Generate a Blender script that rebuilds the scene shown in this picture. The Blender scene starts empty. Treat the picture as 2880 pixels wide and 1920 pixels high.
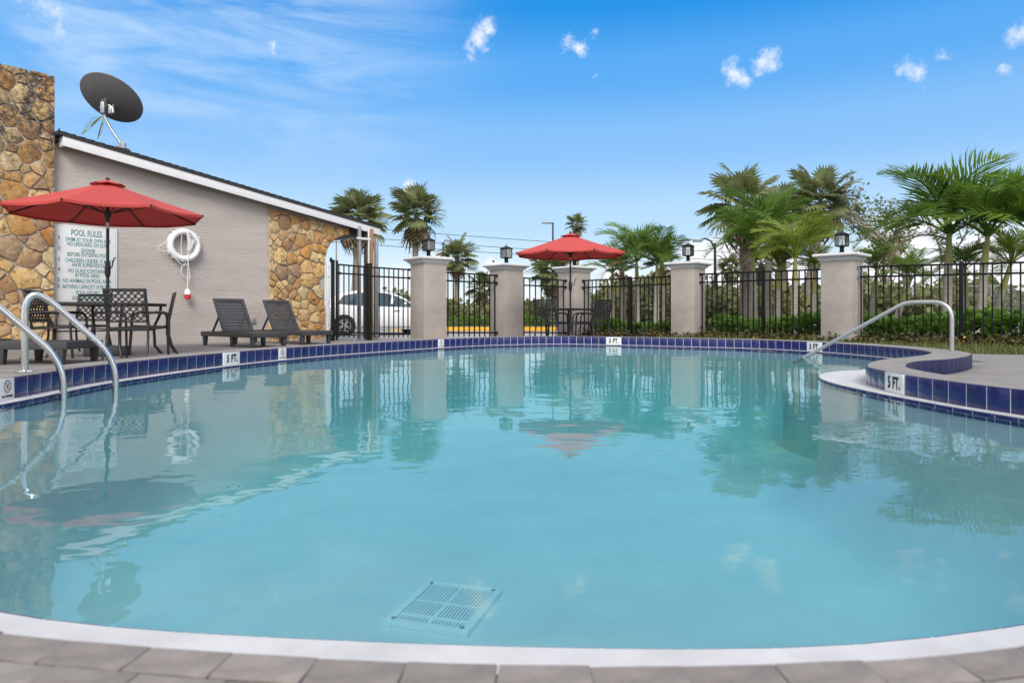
import bpy, bmesh, math, random
from mathutils import Vector, Matrix, Euler
from mathutils.geometry import tessellate_polygon
R = math.radians
random.seed(7)
scene = bpy.context.scene
COL = scene.collection

# ------------------------------------------------------------------ camera, world, sun, exposure
F = 1920.0; CX = 1440.0; HY = 885.0; CAMZ = 0.59      # measured from the photograph (2880 px wide)
cd = bpy.data.cameras.new('camera'); cam = bpy.data.objects.new('camera', cd); COL.objects.link(cam)
cam.location = (0, 0, CAMZ); cam.rotation_euler = (R(90), 0, 0)
cd.sensor_width = 36; cd.lens = 24; cd.shift_y = -75.0/2880; cd.clip_start = 0.05; cd.clip_end = 3000
cd.dof.use_dof = True; cd.dof.focus_distance = 11.0; cd.dof.aperture_fstop = 5.0
scene.camera = cam
scene.render.engine = 'CYCLES'
scene.view_settings.view_transform = 'Standard'; scene.view_settings.look = 'None'
scene.view_settings.exposure = 0.12; scene.view_settings.gamma = 1.0
scene.view_settings.use_curve_mapping = False
scene.cycles.use_denoising = True
scene.cycles.max_bounces = 8; scene.cycles.transparent_max_bounces = 24
scene.cycles.caustics_reflective = False; scene.cycles.caustics_refractive = False

SUN_EL, SUN_AZ = 40, 178      # azimuth measured clockwise from +Y (camera looks along +Y): straight behind
sl = bpy.data.lights.new('sun', 'SUN'); sl.energy = 2.9; sl.angle = R(26); sl.color = (1, .95, .87)
so = bpy.data.objects.new('sun', sl); COL.objects.link(so)
sd = Vector((math.sin(R(SUN_AZ))*math.cos(R(SUN_EL)), math.cos(R(SUN_AZ))*math.cos(R(SUN_EL)), math.sin(R(SUN_EL))))
so.rotation_euler = sd.to_track_quat('Z', 'Y').to_euler(); so.location = (0, -10, 20)

def pdir(px, py):
    return Vector(((px-CX)/F, 1, (HY-py)/F)).normalized()

def make_world():
    w = bpy.data.worlds.new('World'); scene.world = w; w.use_nodes = True
    nt = w.node_tree; N = nt.nodes; L = nt.links; N.clear()
    out = N.new('ShaderNodeOutputWorld'); bg = N.new('ShaderNodeBackground'); bg.inputs['Strength'].default_value = 0.1
    L.new(bg.outputs[0], out.inputs[0])
    tc = N.new('ShaderNodeTexCoord'); D = tc.outputs['Generated']
    sky = N.new('ShaderNodeTexSky'); sky.sky_type = 'NISHITA'; sky.sun_disc = False
    sky.sun_elevation = R(SUN_EL); sky.sun_rotation = R(SUN_AZ); sky.ozone_density = 2.0; sky.air_density = 1.0; sky.dust_density = .6
    hsv = N.new('ShaderNodeHueSaturation'); hsv.inputs['Saturation'].default_value = 1.5; hsv.inputs['Value'].default_value = 1.0
    L.new(sky.outputs[0], hsv.inputs['Color'])
    sep = N.new('ShaderNodeSeparateXYZ'); L.new(D, sep.inputs[0])
    def math_(op, a, b=None, c=None):
        n = N.new('ShaderNodeMath'); n.operation = op
        for i, v in enumerate((a, b, c)):
            if v is None: continue
            if isinstance(v, (int, float)): n.inputs[i].default_value = v
            else: L.new(v, n.inputs[i])
        return n.outputs[0]
    def smooth(v, a, b):
        n = N.new('ShaderNodeMapRange'); n.interpolation_type = 'SMOOTHSTEP'
        L.new(v, n.inputs['Value']); n.inputs['From Min'].default_value = a; n.inputs['From Max'].default_value = b
        return n.outputs[0]
    ramp = N.new('ShaderNodeValToRGB'); L.new(sep.outputs['Z'], ramp.inputs[0])
    cr = ramp.color_ramp; cr.interpolation = 'EASE'
    stops = [(0.0, (.88, .94, .97)), (.05, (.76, .88, .97)), (.13, (.50, .73, .96)), (.24, (.27, .55, .95)), (.33, (.12, .43, .92)),
             (.42, (.020, .30, .82)), (.7, (.03, .23, .68)), (1.0, (.05, .22, .6))]
    while len(cr.elements) < len(stops): cr.elements.new(.5)
    for e, (p, c) in zip(cr.elements, stops): e.position = p; e.color = (*c, 1)
    sc = N.new('ShaderNodeVectorMath'); sc.operation = 'SCALE'; L.new(ramp.outputs[0], sc.inputs[0]); sc.inputs['Scale'].default_value = 10
    mix = N.new('ShaderNodeMix'); mix.data_type = 'RGBA'; mix.inputs['Factor'].default_value = .86
    L.new(hsv.outputs[0], mix.inputs['A']); L.new(sc.outputs[0], mix.inputs['B'])
    col = mix.outputs['Result']
    def noise(scale, detail=6, rough=.55, dist=0, vec=None, mapscale=None, rot=None):
        n = N.new('ShaderNodeTexNoise'); n.inputs['Scale'].default_value = scale; n.inputs['Detail'].default_value = detail
        n.inputs['Roughness'].default_value = rough; n.inputs['Distortion'].default_value = dist
        src = vec or D
        if mapscale:
            mp = N.new('ShaderNodeMapping'); mp.inputs['Scale'].default_value = mapscale
            if rot: mp.inputs['Rotation'].default_value = rot
            L.new(src, mp.inputs[0]); src = mp.outputs[0]
        L.new(src, n.inputs['Vector']); return n
    def add(alpha, c):
        nonlocal col
        m = N.new('ShaderNodeMix'); m.data_type = 'RGBA'; L.new(alpha, m.inputs['Factor']); L.new(col, m.inputs['A'])
        m.inputs['B'].default_value = (*[x*10 for x in c], 1); col = m.outputs['Result']
    # veil of cirrus in the upper left
    n1 = noise(3.0, 7, .6, .6, mapscale=(1.2, 1, 6.0), rot=(0, R(-16), 0))
    def blob(px, py, r, dist=None):
        v = N.new('ShaderNodeVectorMath'); v.operation = 'DISTANCE'; L.new(dist or D, v.inputs[0]); v.inputs[1].default_value = pdir(px, py)
        return math_('MULTIPLY_ADD', v.outputs['Value'], -1.0/(r/F), 1.0)
    def union(lst):
        a = lst[0]
        for b in lst[1:]: a = math_('MAXIMUM', a, b)
        return a
    veil = union([blob(480, 40, 520), blob(820, 0, 640), blob(480, 190, 420), blob(230, 130, 360)])
    va = math_('MULTIPLY', math_('POWER', smooth(veil, 0.0, 1.0), 1.1), smooth(n1.outputs[0], .34, .70))
    add(math_('MULTIPLY', va, .68), (.60, .77, .98))
    # small fair weather clouds
    nd = noise(22, 5, .6); sub = N.new('ShaderNodeVectorMath'); sub.operation = 'SUBTRACT'; L.new(nd.outputs['Color'], sub.inputs[0]); sub.inputs[1].default_value = (.5, .5, .5)
    sca = N.new('ShaderNodeVectorMath'); sca.operation = 'SCALE'; L.new(sub.outputs[0], sca.inputs[0]); sca.inputs['Scale'].default_value = .05
    ad = N.new('ShaderNodeVectorMath'); ad.operation = 'ADD'; L.new(D, ad.inputs[0]); L.new(sca.outputs[0], ad.inputs[1]); DD = ad.outputs[0]
    n2 = noise(30, 8, .72)
    small = [(1345, 100, 46), (1375, 68, 36), (1322, 140, 34), (1320, 168, 22), (1668, 80, 22), (1605, 116, 30), (1640, 128, 26), (2070, 205, 42), (2100, 225, 36), (2150, 170, 44),
             (145, 50, 50), (165, 75, 34), (2560, 215, 44), (2530, 205, 26), (2658, 160, 24), (2870, 95, 40), (2838, 212, 24), (766, 146, 22),
             (5, 140, 22), (58, 5, 20), (1675, 220, 12), (1155, 525, 34), (1148, 545, 28), (2596, 258, 16)]
    ms = union([blob(a, b, r*1.12, DD) for a, b, r in small])
    al = math_('MULTIPLY', smooth(math_('MULTIPLY_ADD', n2.outputs[0], 2.6, math_('ADD', ms, -1.5)), 0.0, 1.1), .88)
    add(math_('MULTIPLY', al, smooth(ms, 0.0, .25)), (.93, .95, 1.0))
    # cumulus bank low over the horizon
    low = [(2060, 770, 130), (1960, 755, 90), (2130, 730, 80), (2190, 790, 110), (2560, 770, 190), (2750, 790, 180), (2880, 770, 150), (2440, 810, 120), (1420, 840, 110),
           (1130, 850, 120), (1390, 762, 50), (1750, 820, 100), (1240, 740, 40)]
    ml = union([blob(a, b, r, DD) for a, b, r in low])
    n3 = noise(17, 6, .6, mapscale=(1, 1, 1.6))
    bl = smooth(math_('MULTIPLY_ADD', n3.outputs[0], 1.3, math_('ADD', ml, -.75)), 0.0, .5)
    add(math_('MULTIPLY', bl, math_('MULTIPLY', smooth(ml, 0.0, .25), .92)), (.95, .96, 1.0))
    # broken cloud over the rest of the sky (overhead and behind), as the soft light implies
    n4 = noise(2.3, 8, .55, .3)
    reg = math_('MAXIMUM', smooth(sep.outputs['Z'], .425, .52), smooth(math_('MULTIPLY', sep.outputs['Y'], -1), -.25, .15))
    hi = math_('MULTIPLY', smooth(n4.outputs[0], .40, .58), reg)
    add(math_('MULTIPLY', hi, .95), (1.6, 1.5, 1.4))
    L.new(col, bg.inputs['Color'])
make_world()

# ------------------------------------------------------------------ helpers
class MB:
    def __init__(s): s.v = []; s.f = []; s.M = Matrix.Identity(4)
    def add(s, vs, fs):
        b = len(s.v)
        s.v += [tuple(s.M @ Vector(p)) for p in vs]; s.f += [tuple(b+i for i in f) for f in fs]
        return s
    def box(s, c, d, rz=0, rx=0, ry=0):
        m = Matrix.Translation(c) @ Euler((rx, ry, rz)).to_matrix().to_4x4()
        x, y, z = d[0]/2, d[1]/2, d[2]/2
        vs = [m @ Vector(p) for p in ((-x,-y,-z),(x,-y,-z),(x,y,-z),(-x,y,-z),(-x,-y,z),(x,-y,z),(x,y,z),(-x,y,z))]
        return s.add(vs, [(0,3,2,1),(4,5,6,7),(0,1,5,4),(1,2,6,5),(2,3,7,6),(3,0,4,7)])
    def tube(s, pts, r, n=8, closed=False, flat=1.0):
        pts = [Vector(p) for p in pts]; k = len(pts); rings = []
        up = Vector((0, 0, 1)); prev = None
        for i, p in enumerate(pts):
            if closed: t = pts[(i+1) % k] - pts[i-1]
            else: t = pts[min(i+1, k-1)] - pts[max(i-1, 0)]
            t.normalize()
            if prev is None:
                a = t.cross(up)
                if a.length < 1e-3: a = t.cross(Vector((1, 0, 0)))
            else: a = prev - t*prev.dot(t)
            a.normalize(); prev = a; b = t.cross(a)
            rr = r[i] if isinstance(r, (list, tuple)) else r
            rings.append([p + (a*math.cos(2*math.pi*j/n) + b*math.sin(2*math.pi*j/n)*flat)*rr for j in range(n)])
        vs = [q for ring in rings for q in ring]; fs = []
        m = k if closed else k-1
        for i in range(m):
            for j in range(n):
                a0 = i*n+j; a1 = i*n+(j+1) % n; b0 = ((i+1) % k)*n+j; b1 = ((i+1) % k)*n+(j+1) % n
                fs.append((a0, a1, b1, b0))
        if not closed:
            fs.append(tuple(range(n-1, -1, -1))); fs.append(tuple((k-1)*n+j for j in range(n)))
        return s.add(vs, fs)
    def bar(s, a, b, w, h=None):
        a = Vector(a); b = Vector(b); h = h or w
        d = b-a; q = d.to_track_quat('X', 'Z'); m = Matrix.Translation((a+b)/2) @ q.to_matrix().to_4x4()
        o = s.M; s.M = o @ m; s.box((0, 0, 0), (d.length, w, h)); s.M = o; return s
    def lathe(s, prof, n=20, c=(0, 0, 0)):
        k = len(prof); vs = [(c[0]+r*math.cos(2*math.pi*j/n), c[1]+r*math.sin(2*math.pi*j/n), c[2]+z) for r, z in prof for j in range(n)]
        fs = [(i*n+j, i*n+(j+1) % n, (i+1)*n+(j+1) % n, (i+1)*n+j) for i in range(k-1) for j in range(n)]
        fs.append(tuple(range(n-1, -1, -1))); fs.append(tuple((k-1)*n+j for j in range(n)))
        return s.add(vs, fs)
    def frust(s, a, b, z0, z1):          # square frustum, half sizes a (bottom) and b (top)
        vs = [(-a,-a,z0),(a,-a,z0),(a,a,z0),(-a,a,z0),(-b,-b,z1),(b,-b,z1),(b,b,z1),(-b,b,z1)]
        return s.add(vs, [(0,3,2,1),(4,5,6,7),(0,1,5,4),(1,2,6,5),(2,3,7,6),(3,0,4,7)])
    def poly(s, pts, z0, z1=None):       # polygon sheet or prism
        tris = tessellate_polygon([[Vector((p[0], p[1], 0)) for p in pts]]); n = len(pts)
        def orient(t):
            a, b, c = (pts[i] for i in t)
            return t if (b[0]-a[0])*(c[1]-a[1])-(b[1]-a[1])*(c[0]-a[0]) > 0 else (t[0], t[2], t[1])
        tr = [orient(t) for t in tris]
        if z1 is None: return s.add([(p[0], p[1], z0) for p in pts], tr)
        vs = [(p[0], p[1], z0) for p in pts] + [(p[0], p[1], z1) for p in pts]
        fs = [(t[0]+n, t[1]+n, t[2]+n) for t in tr] + [(t[0], t[2], t[1]) for t in tr]
        ar = sum(pts[i][0]*pts[(i+1) % n][1]-pts[(i+1) % n][0]*pts[i][1] for i in range(n))
        for i in range(n):
            j = (i+1) % n
            fs.append((i, j, j+n, i+n) if ar > 0 else (j, i, i+n, j+n))
        return s.add(vs, fs)
    def mesh(s, name, mat, smooth=None, bevel=0):
        me = bpy.data.meshes.new(name); me.from_pydata(s.v, [], s.f)
        if bevel:
            bm = bmesh.new(); bm.from_mesh(me)
            bmesh.ops.recalc_face_normals(bm, faces=bm.faces)
            ed = [e for e in bm.edges if len(e.link_faces) == 2 and e.calc_face_angle(0) > .5]
            bmesh.ops.bevel(bm, geom=ed, offset=bevel, segments=2, affect='EDGES', profile=.6)
            bm.to_mesh(me); bm.free()
            if smooth is None: smooth = 40
        if smooth:
            for p in me.polygons: p.use_smooth = True
            me.set_sharp_from_angle(angle=R(smooth))
        if mat: me.materials.append(mat)
        me.update(); return me
    def build(s, name, mat, parent=None, smooth=None, bevel=0, **props):
        return place(name, s.mesh(name, mat, smooth, bevel), parent, **props)

def place(name, me, parent=None, loc=None, rot=None, scale=None, **props):
    o = bpy.data.objects.new(name, me); COL.objects.link(o)
    if parent: o.parent = parent
    if loc is not None: o.location = loc
    if rot is not None: o.rotation_euler = rot
    if scale is not None: o.scale = scale if isinstance(scale, (tuple, list, Vector)) else (scale,)*3
    for k, v in props.items(): o[k] = v
    return o
def thing(name, label, cat, loc=(0, 0, 0), rz=0, group=None):
    o = bpy.data.objects.new(name, None); COL.objects.link(o); o.location = loc; o.rotation_euler = (0, 0, rz)
    o['label'] = label; o['category'] = cat; o.empty_display_size = .2
    if group: o['group'] = group
    return o
def tag(o, label, cat, group=None):
    o['label'] = label; o['category'] = cat
    if group: o['group'] = group
    return o
def copy_tree(o, parent=None):
    c = o.copy(); COL.objects.link(c); c.parent = parent
    for ch in list(o.children): copy_tree(ch, c)
    return c
def at(px, Z, py=None, z=None):
    """point seen at pixel px at distance Z; height from py or given"""
    x = (px-CX)/F*Z
    return Vector((x, Z, CAMZ+(HY-py)/F*Z if py is not None else (z or 0)))
def gnd(px, py, z=0.0):
    Z = (CAMZ-z)*F/(py-HY); return Vector(((px-CX)/F*Z, Z, z))

_fonts = {}
def text_mesh(body, size, mat, bold=0.0, xs=1.0, align='CENTER', extrude=0.0006, spacing=1.0):
    c = bpy.data.curves.new('t', 'FONT'); c.body = body; c.size = size; c.align_x = align; c.align_y = 'CENTER'
    c.offset = bold; c.extrude = extrude; c.resolution_u = 3; c.space_character = spacing
    o = bpy.data.objects.new('t', c); COL.objects.link(o); dg = bpy.context.evaluated_depsgraph_get()
    me = bpy.data.meshes.new_from_object(o.evaluated_get(dg)); bpy.data.objects.remove(o); bpy.data.curves.remove(c)
    for v in me.vertices: v.co.x *= xs
    me.materials.clear(); me.materials.append(mat); return me
def join_meshes(items, name, mat):
    """items: (mesh, matrix)"""
    b = MB()
    for me, m in items:
        b.add([m @ v.co for v in me.vertices], [tuple(p.vertices) for p in me.polygons])
    return b.mesh(name, mat)

# ------------------------------------------------------------------ materials
def nmat(name):
    m = bpy.data.materials.new(name); m.use_nodes = True; nt = m.node_tree
    return m, nt, nt.nodes, nt.links, nt.nodes['Principled BSDF']
def mat(name, col, rough=.6, metal=0, var=0.0, vscale=3.0, bump=0.0, bscale=40.0, coat=0, objvar=0.0, col2=None, spec=.5, stretch=None, dist=0.01, world=False, transl=0, detail=5, bcoord=None):
    m, nt, N, L, P = nmat(name)
    P.inputs['Base Color'].default_value = (*col, 1); P.inputs['Roughness'].default_value = rough; P.inputs['Metallic'].default_value = metal
    P.inputs['Specular IOR Level'].default_value = spec
    if coat: P.inputs['Coat Weight'].default_value = coat; P.inputs['Coat Roughness'].default_value = .06
    tc = N.new('ShaderNodeTexCoord'); src = tc.outputs['Object']
    if world:
        g = N.new('ShaderNodeNewGeometry'); src = g.outputs['Position']
    if stretch:
        mp = N.new('ShaderNodeMapping'); mp.inputs['Scale'].default_value = stretch; L.new(src, mp.inputs[0]); src = mp.outputs[0]
    cur = None
    if var or col2:
        n = N.new('ShaderNodeTexNoise'); n.inputs['Scale'].default_value = vscale; n.inputs['Detail'].default_value = detail; n.inputs['Roughness'].default_value = .62
        L.new(src, n.inputs['Vector'])
        r = N.new('ShaderNodeMapRange'); r.inputs['From Min'].default_value = .3; r.inputs['From Max'].default_value = .7; L.new(n.outputs[0], r.inputs[0])
        mx = N.new('ShaderNodeMix'); mx.data_type = 'RGBA'; L.new(r.outputs[0], mx.inputs['Factor'])
        a = [c*(1-var) for c in col]; b = col2 or [min(1, c*(1+var)) for c in col]
        mx.inputs['A'].default_value = (*a, 1); mx.inputs['B'].default_value = (*b, 1); cur = mx.outputs['Result']
    if objvar:
        oi = N.new('ShaderNodeObjectInfo'); r2 = N.new('ShaderNodeMapRange'); L.new(oi.outputs['Random'], r2.inputs[0])
        r2.inputs['To Min'].default_value = 1-objvar; r2.inputs['To Max'].default_value = 1+objvar
        h = N.new('ShaderNodeHueSaturation'); L.new(r2.outputs[0], h.inputs['Value'])
        if cur: L.new(cur, h.inputs['Color'])
        else: h.inputs['Color'].default_value = (*col, 1)
        cur = h.outputs[0]
    if cur: L.new(cur, P.inputs['Base Color'])
    if bump:
        n2 = N.new('ShaderNodeTexNoise'); n2.inputs['Scale'].default_value = bscale; n2.inputs['Detail'].default_value = 4
        L.new(src, n2.inputs['Vector']); b = N.new('ShaderNodeBump'); b.inputs['Strength'].default_value = bump; b.inputs['Distance'].default_value = dist
        L.new(n2.outputs[0], b.inputs['Height']); L.new(b.outputs[0], P.inputs['Normal'])
    if transl:
        out = N['Material Output']; tr = N.new('ShaderNodeBsdfTranslucent'); ms = N.new('ShaderNodeMixShader'); ms.inputs[0].default_value = transl
        if cur: L.new(cur, tr.inputs[0])
        else: tr.inputs[0].default_value = (*col, 1)
        L.new(P.outputs[0], ms.inputs[1]); L.new(tr.outputs[0], ms.inputs[2]); L.new(ms.outputs[0], out.inputs[0])
    return m
def leaf_mat(name, col, col2, objvar=.25, transl=.35, rough=.45):
    return mat(name, col, rough, col2=col2, vscale=2.2, objvar=objvar, transl=transl, detail=2)

MT = {}
MT['black_metal'] = mat('black_metal', (.005, .005, .0055), .5, var=.2, vscale=8, spec=.22)
MT['patio_black'] = mat('patio_black', (.016, .0155, .016), .38, var=.25, vscale=9)
MT['pole_bronze'] = mat('pole_bronze', (.018, .016, .016), .4)
MT['steel'] = mat('steel', (.62, .62, .61), .20, 1, var=.08, vscale=5, bump=.05, bscale=90, dist=.002)
MT['dull_steel'] = mat('dull_steel', (.47, .455, .44), .40, 1, var=.12, vscale=5)
MT['galv'] = mat('galvanised', (.40, .41, .42), .45, .7, var=.12, vscale=4)
MT['grey_paint'] = mat('grey_paint', (.25, .25, .26), .5, var=.08)
MT['white_paint'] = mat('white_paint', (.72, .72, .73), .5, var=.04, vscale=4, bump=.15, bscale=30)
MT['cap_paint'] = mat('cap_paint', (.66, .66, .66), .55, var=.05, vscale=5, bump=.1, bscale=40)
MT['stucco'] = mat('stucco', (.435, .39, .357), .85, var=.12, vscale=.9, bump=.5, bscale=9, stretch=(.7, 1, 3.2), dist=.02)
MT['pillar_stucco'] = mat('pillar_stucco', (.36, .322, .29), .85, var=.15, vscale=1.9, bump=.3, bscale=60, dist=.004)
MT['mortar'] = mat('mortar', (.40, .37, .33), .9, var=.2, vscale=4, bump=.6, bscale=40)
MT['shingle'] = mat('shingle', (.030, .031, .034), .85, var=.3, vscale=12, bump=.5, bscale=60)
MT['dark_wood'] = mat('dark_wood', (.09, .075, .065), .7, var=.3, vscale=6, stretch=(1, 1, .1))
MT['tan_wood'] = mat('tan_wood', (.30, .19, .09), .7, var=.25, vscale=9)
MT['deck'] = mat('deck', (.21, .193, .18), .8, var=.2, vscale=1.4, bump=.25, bscale=14, stretch=(.5, 3, 1), dist=.004)
MT['curb_top'] = mat('curb_top', (.225, .205, .19), .82, var=.2, vscale=4, bump=.45, bscale=55, dist=.004)
MT['paver'] = mat('paver', (.215, .19, .172), .88, var=.26, vscale=11, bump=1.0, bscale=26, objvar=.12, dist=.008)
MT['ledge'] = mat('ledge', (.50, .495, .495), .6, var=.12, vscale=6, bump=.35, bscale=120, dist=.003)
MT['grout'] = mat('grout', (.72, .72, .73), .8, var=.1, vscale=20)
MT['tile_blue'] = mat('tile_blue', (.009, .013, .105), .2, var=.22, vscale=14, coat=.35, objvar=.14, bump=.12, bscale=14, dist=.004)
MT['tile_dull'] = mat('tile_dull', (.014, .016, .06), .5, spec=.25, var=.08, vscale=14, objvar=.12)
MT['tile_white'] = mat('tile_white', (.74, .74, .73), .25, var=.03, coat=.5)
MT['ink_black'] = mat('ink_black', (.012, .012, .014), .5)
MT['ink_red'] = mat('ink_red', (.30, .03, .03), .5)
MT['ink_green'] = mat('ink_green', (.055, .21, .215), .6, var=.2, vscale=30)
MT['sign_white'] = mat('sign_white', (.66, .67, .66), .45, var=.035, vscale=6)
MT['red_cloth'] = mat('red_cloth', (.49, .060, .052), .85, var=.07, vscale=2, transl=.16, objvar=.07, bump=.25, bscale=6, dist=.02)
MT['lounger'] = mat('lounger', (.040, .040, .043), .5, var=.12, vscale=10, bump=.1, bscale=80)
MT['ring_white'] = mat('ring_white', (.80, .80, .80), .45, var=.03)
MT['rope_white'] = mat('rope_white', (.74, .73, .72), .8, bump=.4, bscale=200)
MT['red_plastic'] = mat('red_plastic', (.55, .03, .03), .4)
MT['dish_grey'] = mat('dish_grey', (.17, .165, .17), .55, var=.06)
MT['cable'] = mat('cable_dark', (.02, .02, .02), .6)
MT['cable_green'] = mat('cable_green', (.30, .36, .16), .6)
MT['tape_blue'] = mat('tape_blue', (.05, .22, .32), .6)
MT['yellow_paint'] = mat('yellow_paint', (.70, .36, .02), .7, var=.12, vscale=6)
MT['asphalt'] = mat('asphalt', (.30, .29, .285), .9, var=.12, vscale=.6, bump=.2, bscale=30, world=True)
MT['soil'] = mat('soil', (.09, .085, .035), .95, col2=(.05, .075, .022), vscale=2.0, bump=.5, bscale=9)
MT['grass'] = leaf_mat('grass', (.075, .105, .02), (.15, .17, .045), 0, .3, .6)
MT['hedge'] = leaf_mat('hedge', (.09, .21, .022), (.22, .38, .06), .1, .45, .4)
MT['low_plant'] = leaf_mat('low_plant', (.05, .06, .018), (.10, .08, .02), 0, .25, .6)
MT['flower'] = mat('flower', (.60, .30, .03), .6, transl=.3)
MT['fan_leaf'] = leaf_mat('fan_leaf', (.115, .145, .05), (.27, .30, .135), .3, .42)
MT['silver_leaf'] = leaf_mat('silver_leaf', (.075, .095, .055), (.13, .15, .09), .25)
MT['dead_leaf'] = leaf_mat('dead_leaf', (.19, .13, .065), (.30, .23, .13), .3, .25, .8)
MT['feather_leaf'] = leaf_mat('feather_leaf', (.085, .175, .018), (.19, .30, .05), .28, .45)
MT['lime_leaf'] = leaf_mat('lime_leaf', (.17, .25, .025), (.28, .33, .05), .22, .42)
MT['yellow_leaf'] = leaf_mat('yellow_leaf', (.30, .22, .03), (.20, .20, .04), .2, .4)
MT['bush_leaf'] = leaf_mat('bush_leaf', (.13, .16, .05), (.28, .28, .11), 0, .45, .6)
MT['sparse_leaf'] = leaf_mat('sparse_leaf', (.10, .13, .04), (.22, .23, .09), 0, .3, .6)
MT['sabal_trunk'] = mat('sabal_trunk', (.17, .135, .105), .95, col2=(.28, .24, .20), vscale=7, bump=.9, bscale=14, dist=.05)
MT['palm_trunk'] = mat('palm_trunk', (.25, .215, .18), .9, col2=(.38, .345, .30), vscale=3, stretch=(1, 1, 5), bump=.6, bscale=6, dist=.02)
MT['crownshaft'] = mat('crownshaft', (.17, .20, .045), .5, col2=(.28, .24, .06), vscale=3)
MT['petiole'] = mat('petiole', (.12, .14, .04), .6)
MT['bark'] = mat('bark', (.26, .22, .185), .95, var=.3, vscale=6, bump=.8, bscale=20)
MT['car_white'] = mat('car_white', (.72, .73, .74), .3, coat=1)
MT['car_silver'] = mat('car_silver', (.45, .50, .58), .3, .3, coat=1)
MT['car_glass'] = mat('car_glass', (.045, .07, .075), .06, spec=.8)
MT['tyre'] = mat('tyre', (.018, .018, .018), .8)
MT['alloy'] = mat('alloy', (.60, .60, .62), .3, .8)
MT['tail_red'] = mat('tail_red', (.40, .02, .02), .2)
MT['drain_white'] = mat('drain_white', (.95, .96, .96), .5)
MT['shop_red'] = mat('shop_red', (.40, .08, .06), .7, var=.1)
MT['shop_cream'] = mat('shop_cream', (.55, .40, .30), .8, var=.08)
MT['roof_orange'] = mat('roof_orange', (.58, .33, .20), .8, var=.15, vscale=5)
MT['fitting'] = mat('fitting', (.35, .33, .31), .6)

def stone_material():
    m, nt, N, L, P = nmat('field_stone'); P.inputs['Roughness'].default_value = .88
    g = N.new('ShaderNodeNewGeometry'); oi = N.new('ShaderNodeObjectInfo')
    r = N.new('ShaderNodeValToRGB'); L.new(oi.outputs['Random'], r.inputs[0]); cr = r.color_ramp
    st = [(0, (.58, .44, .24)), (.16, (.62, .40, .15)), (.32, (.40, .165, .04)), (.46, (.62, .49, .28)), (.60, (.52, .26, .07)), (.74, (.29, .19, .12)), (.86, (.66, .50, .26)), (1, (.48, .26, .085))]
    while len(cr.elements) < len(st): cr.elements.new(.5)
    for e, (p, c) in zip(cr.elements, st): e.position = p; e.color = (*c, 1)
    def nz(s, d=6, rg=.65):
        n = N.new('ShaderNodeTexNoise'); n.inputs['Scale'].default_value = s; n.inputs['Detail'].default_value = d; n.inputs['Roughness'].default_value = rg
        L.new(g.outputs['Position'], n.inputs['Vector']); return n.outputs[0]
    def mp(v, a, b):
        k = N.new('ShaderNodeMapRange'); k.inputs['From Min'].default_value = a; k.inputs['From Max'].default_value = b; L.new(v, k.inputs[0]); return k.outputs[0]
    def mix(f, a, b):
        k = N.new('ShaderNodeMix'); k.data_type = 'RGBA'; L.new(f, k.inputs['Factor']); L.new(a, k.inputs['A'])
        if isinstance(b, tuple): k.inputs['B'].default_value = (*b, 1)
        else: L.new(b, k.inputs['B'])
        return k.outputs['Result']
    c = mix(mp(nz(5), .50, .78), r.outputs[0], (.60, .43, .22))
    c = mix(mp(nz(11), .52, .66), c, (.23, .115, .045))
    def mul(a, b):
        k = N.new('ShaderNodeMath'); k.operation = 'MULTIPLY'; L.new(a, k.inputs[0]); L.new(b, k.inputs[1]); return k.outputs[0]
    # weathering: dark lichen growing on the upper part of the pylon and in odd patches
    sp = N.new('ShaderNodeSeparateXYZ'); L.new(g.outputs['Position'], sp.inputs[0])
    up = mp(sp.outputs['Z'], 2.4, 3.9)
    lich = mul(mp(nz(2.2, 3), .30, .50), mp(nz(13, 8, .75), .38, .54))
    c = mix(mul(up, lich), c, (.075, .058, .045))
    c = mix(mul(mp(nz(1.1, 3), .54, .68), mp(nz(19, 8, .75), .46, .62)), c, (.11, .085, .065))
    L.new(c, P.inputs['Base Color'])
    b = N.new('ShaderNodeBump'); b.inputs['Strength'].default_value = .9; b.inputs['Distance'].default_value = .03; L.new(nz(14, 8, .65), b.inputs['Height']); L.new(b.outputs[0], P.inputs['Normal'])
    return m
MT['stone'] = stone_material()

def glass_pane_material():
    m, nt, N, L, P = nmat('seeded_glass'); out = N['Material Output']
    N.remove(P)
    t = N.new('ShaderNodeBsdfTransparent'); t.inputs[0].default_value = (.98, .985, .98, 1)
    d = N.new('ShaderNodeBsdfTranslucent'); d.inputs[0].default_value = (.92, .92, .90, 1)
    d2 = N.new('ShaderNodeBsdfDiffuse'); d2.inputs[0].default_value = (.75, .75, .72, 1)
    g = N.new('ShaderNodeBsdfGlossy'); g.inputs['Roughness'].default_value = .08
    m0 = N.new('ShaderNodeMixShader'); m0.inputs[0].default_value = .5; L.new(d.outputs[0], m0.inputs[1]); L.new(d2.outputs[0], m0.inputs[2])
    m1 = N.new('ShaderNodeMixShader'); m1.inputs[0].default_value = .14; L.new(t.outputs[0], m1.inputs[1]); L.new(m0.outputs[0], m1.inputs[2])
    f = N.new('ShaderNodeFresnel'); f.inputs[0].default_value = 1.4
    m2 = N.new('ShaderNodeMixShader'); L.new(f.outputs[0], m2.inputs[0]); L.new(m1.outputs[0], m2.inputs[1]); L.new(g.outputs[0], m2.inputs[2])
    L.new(m2.outputs[0], out.inputs[0]); return m
MT['pane'] = glass_pane_material()

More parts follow.
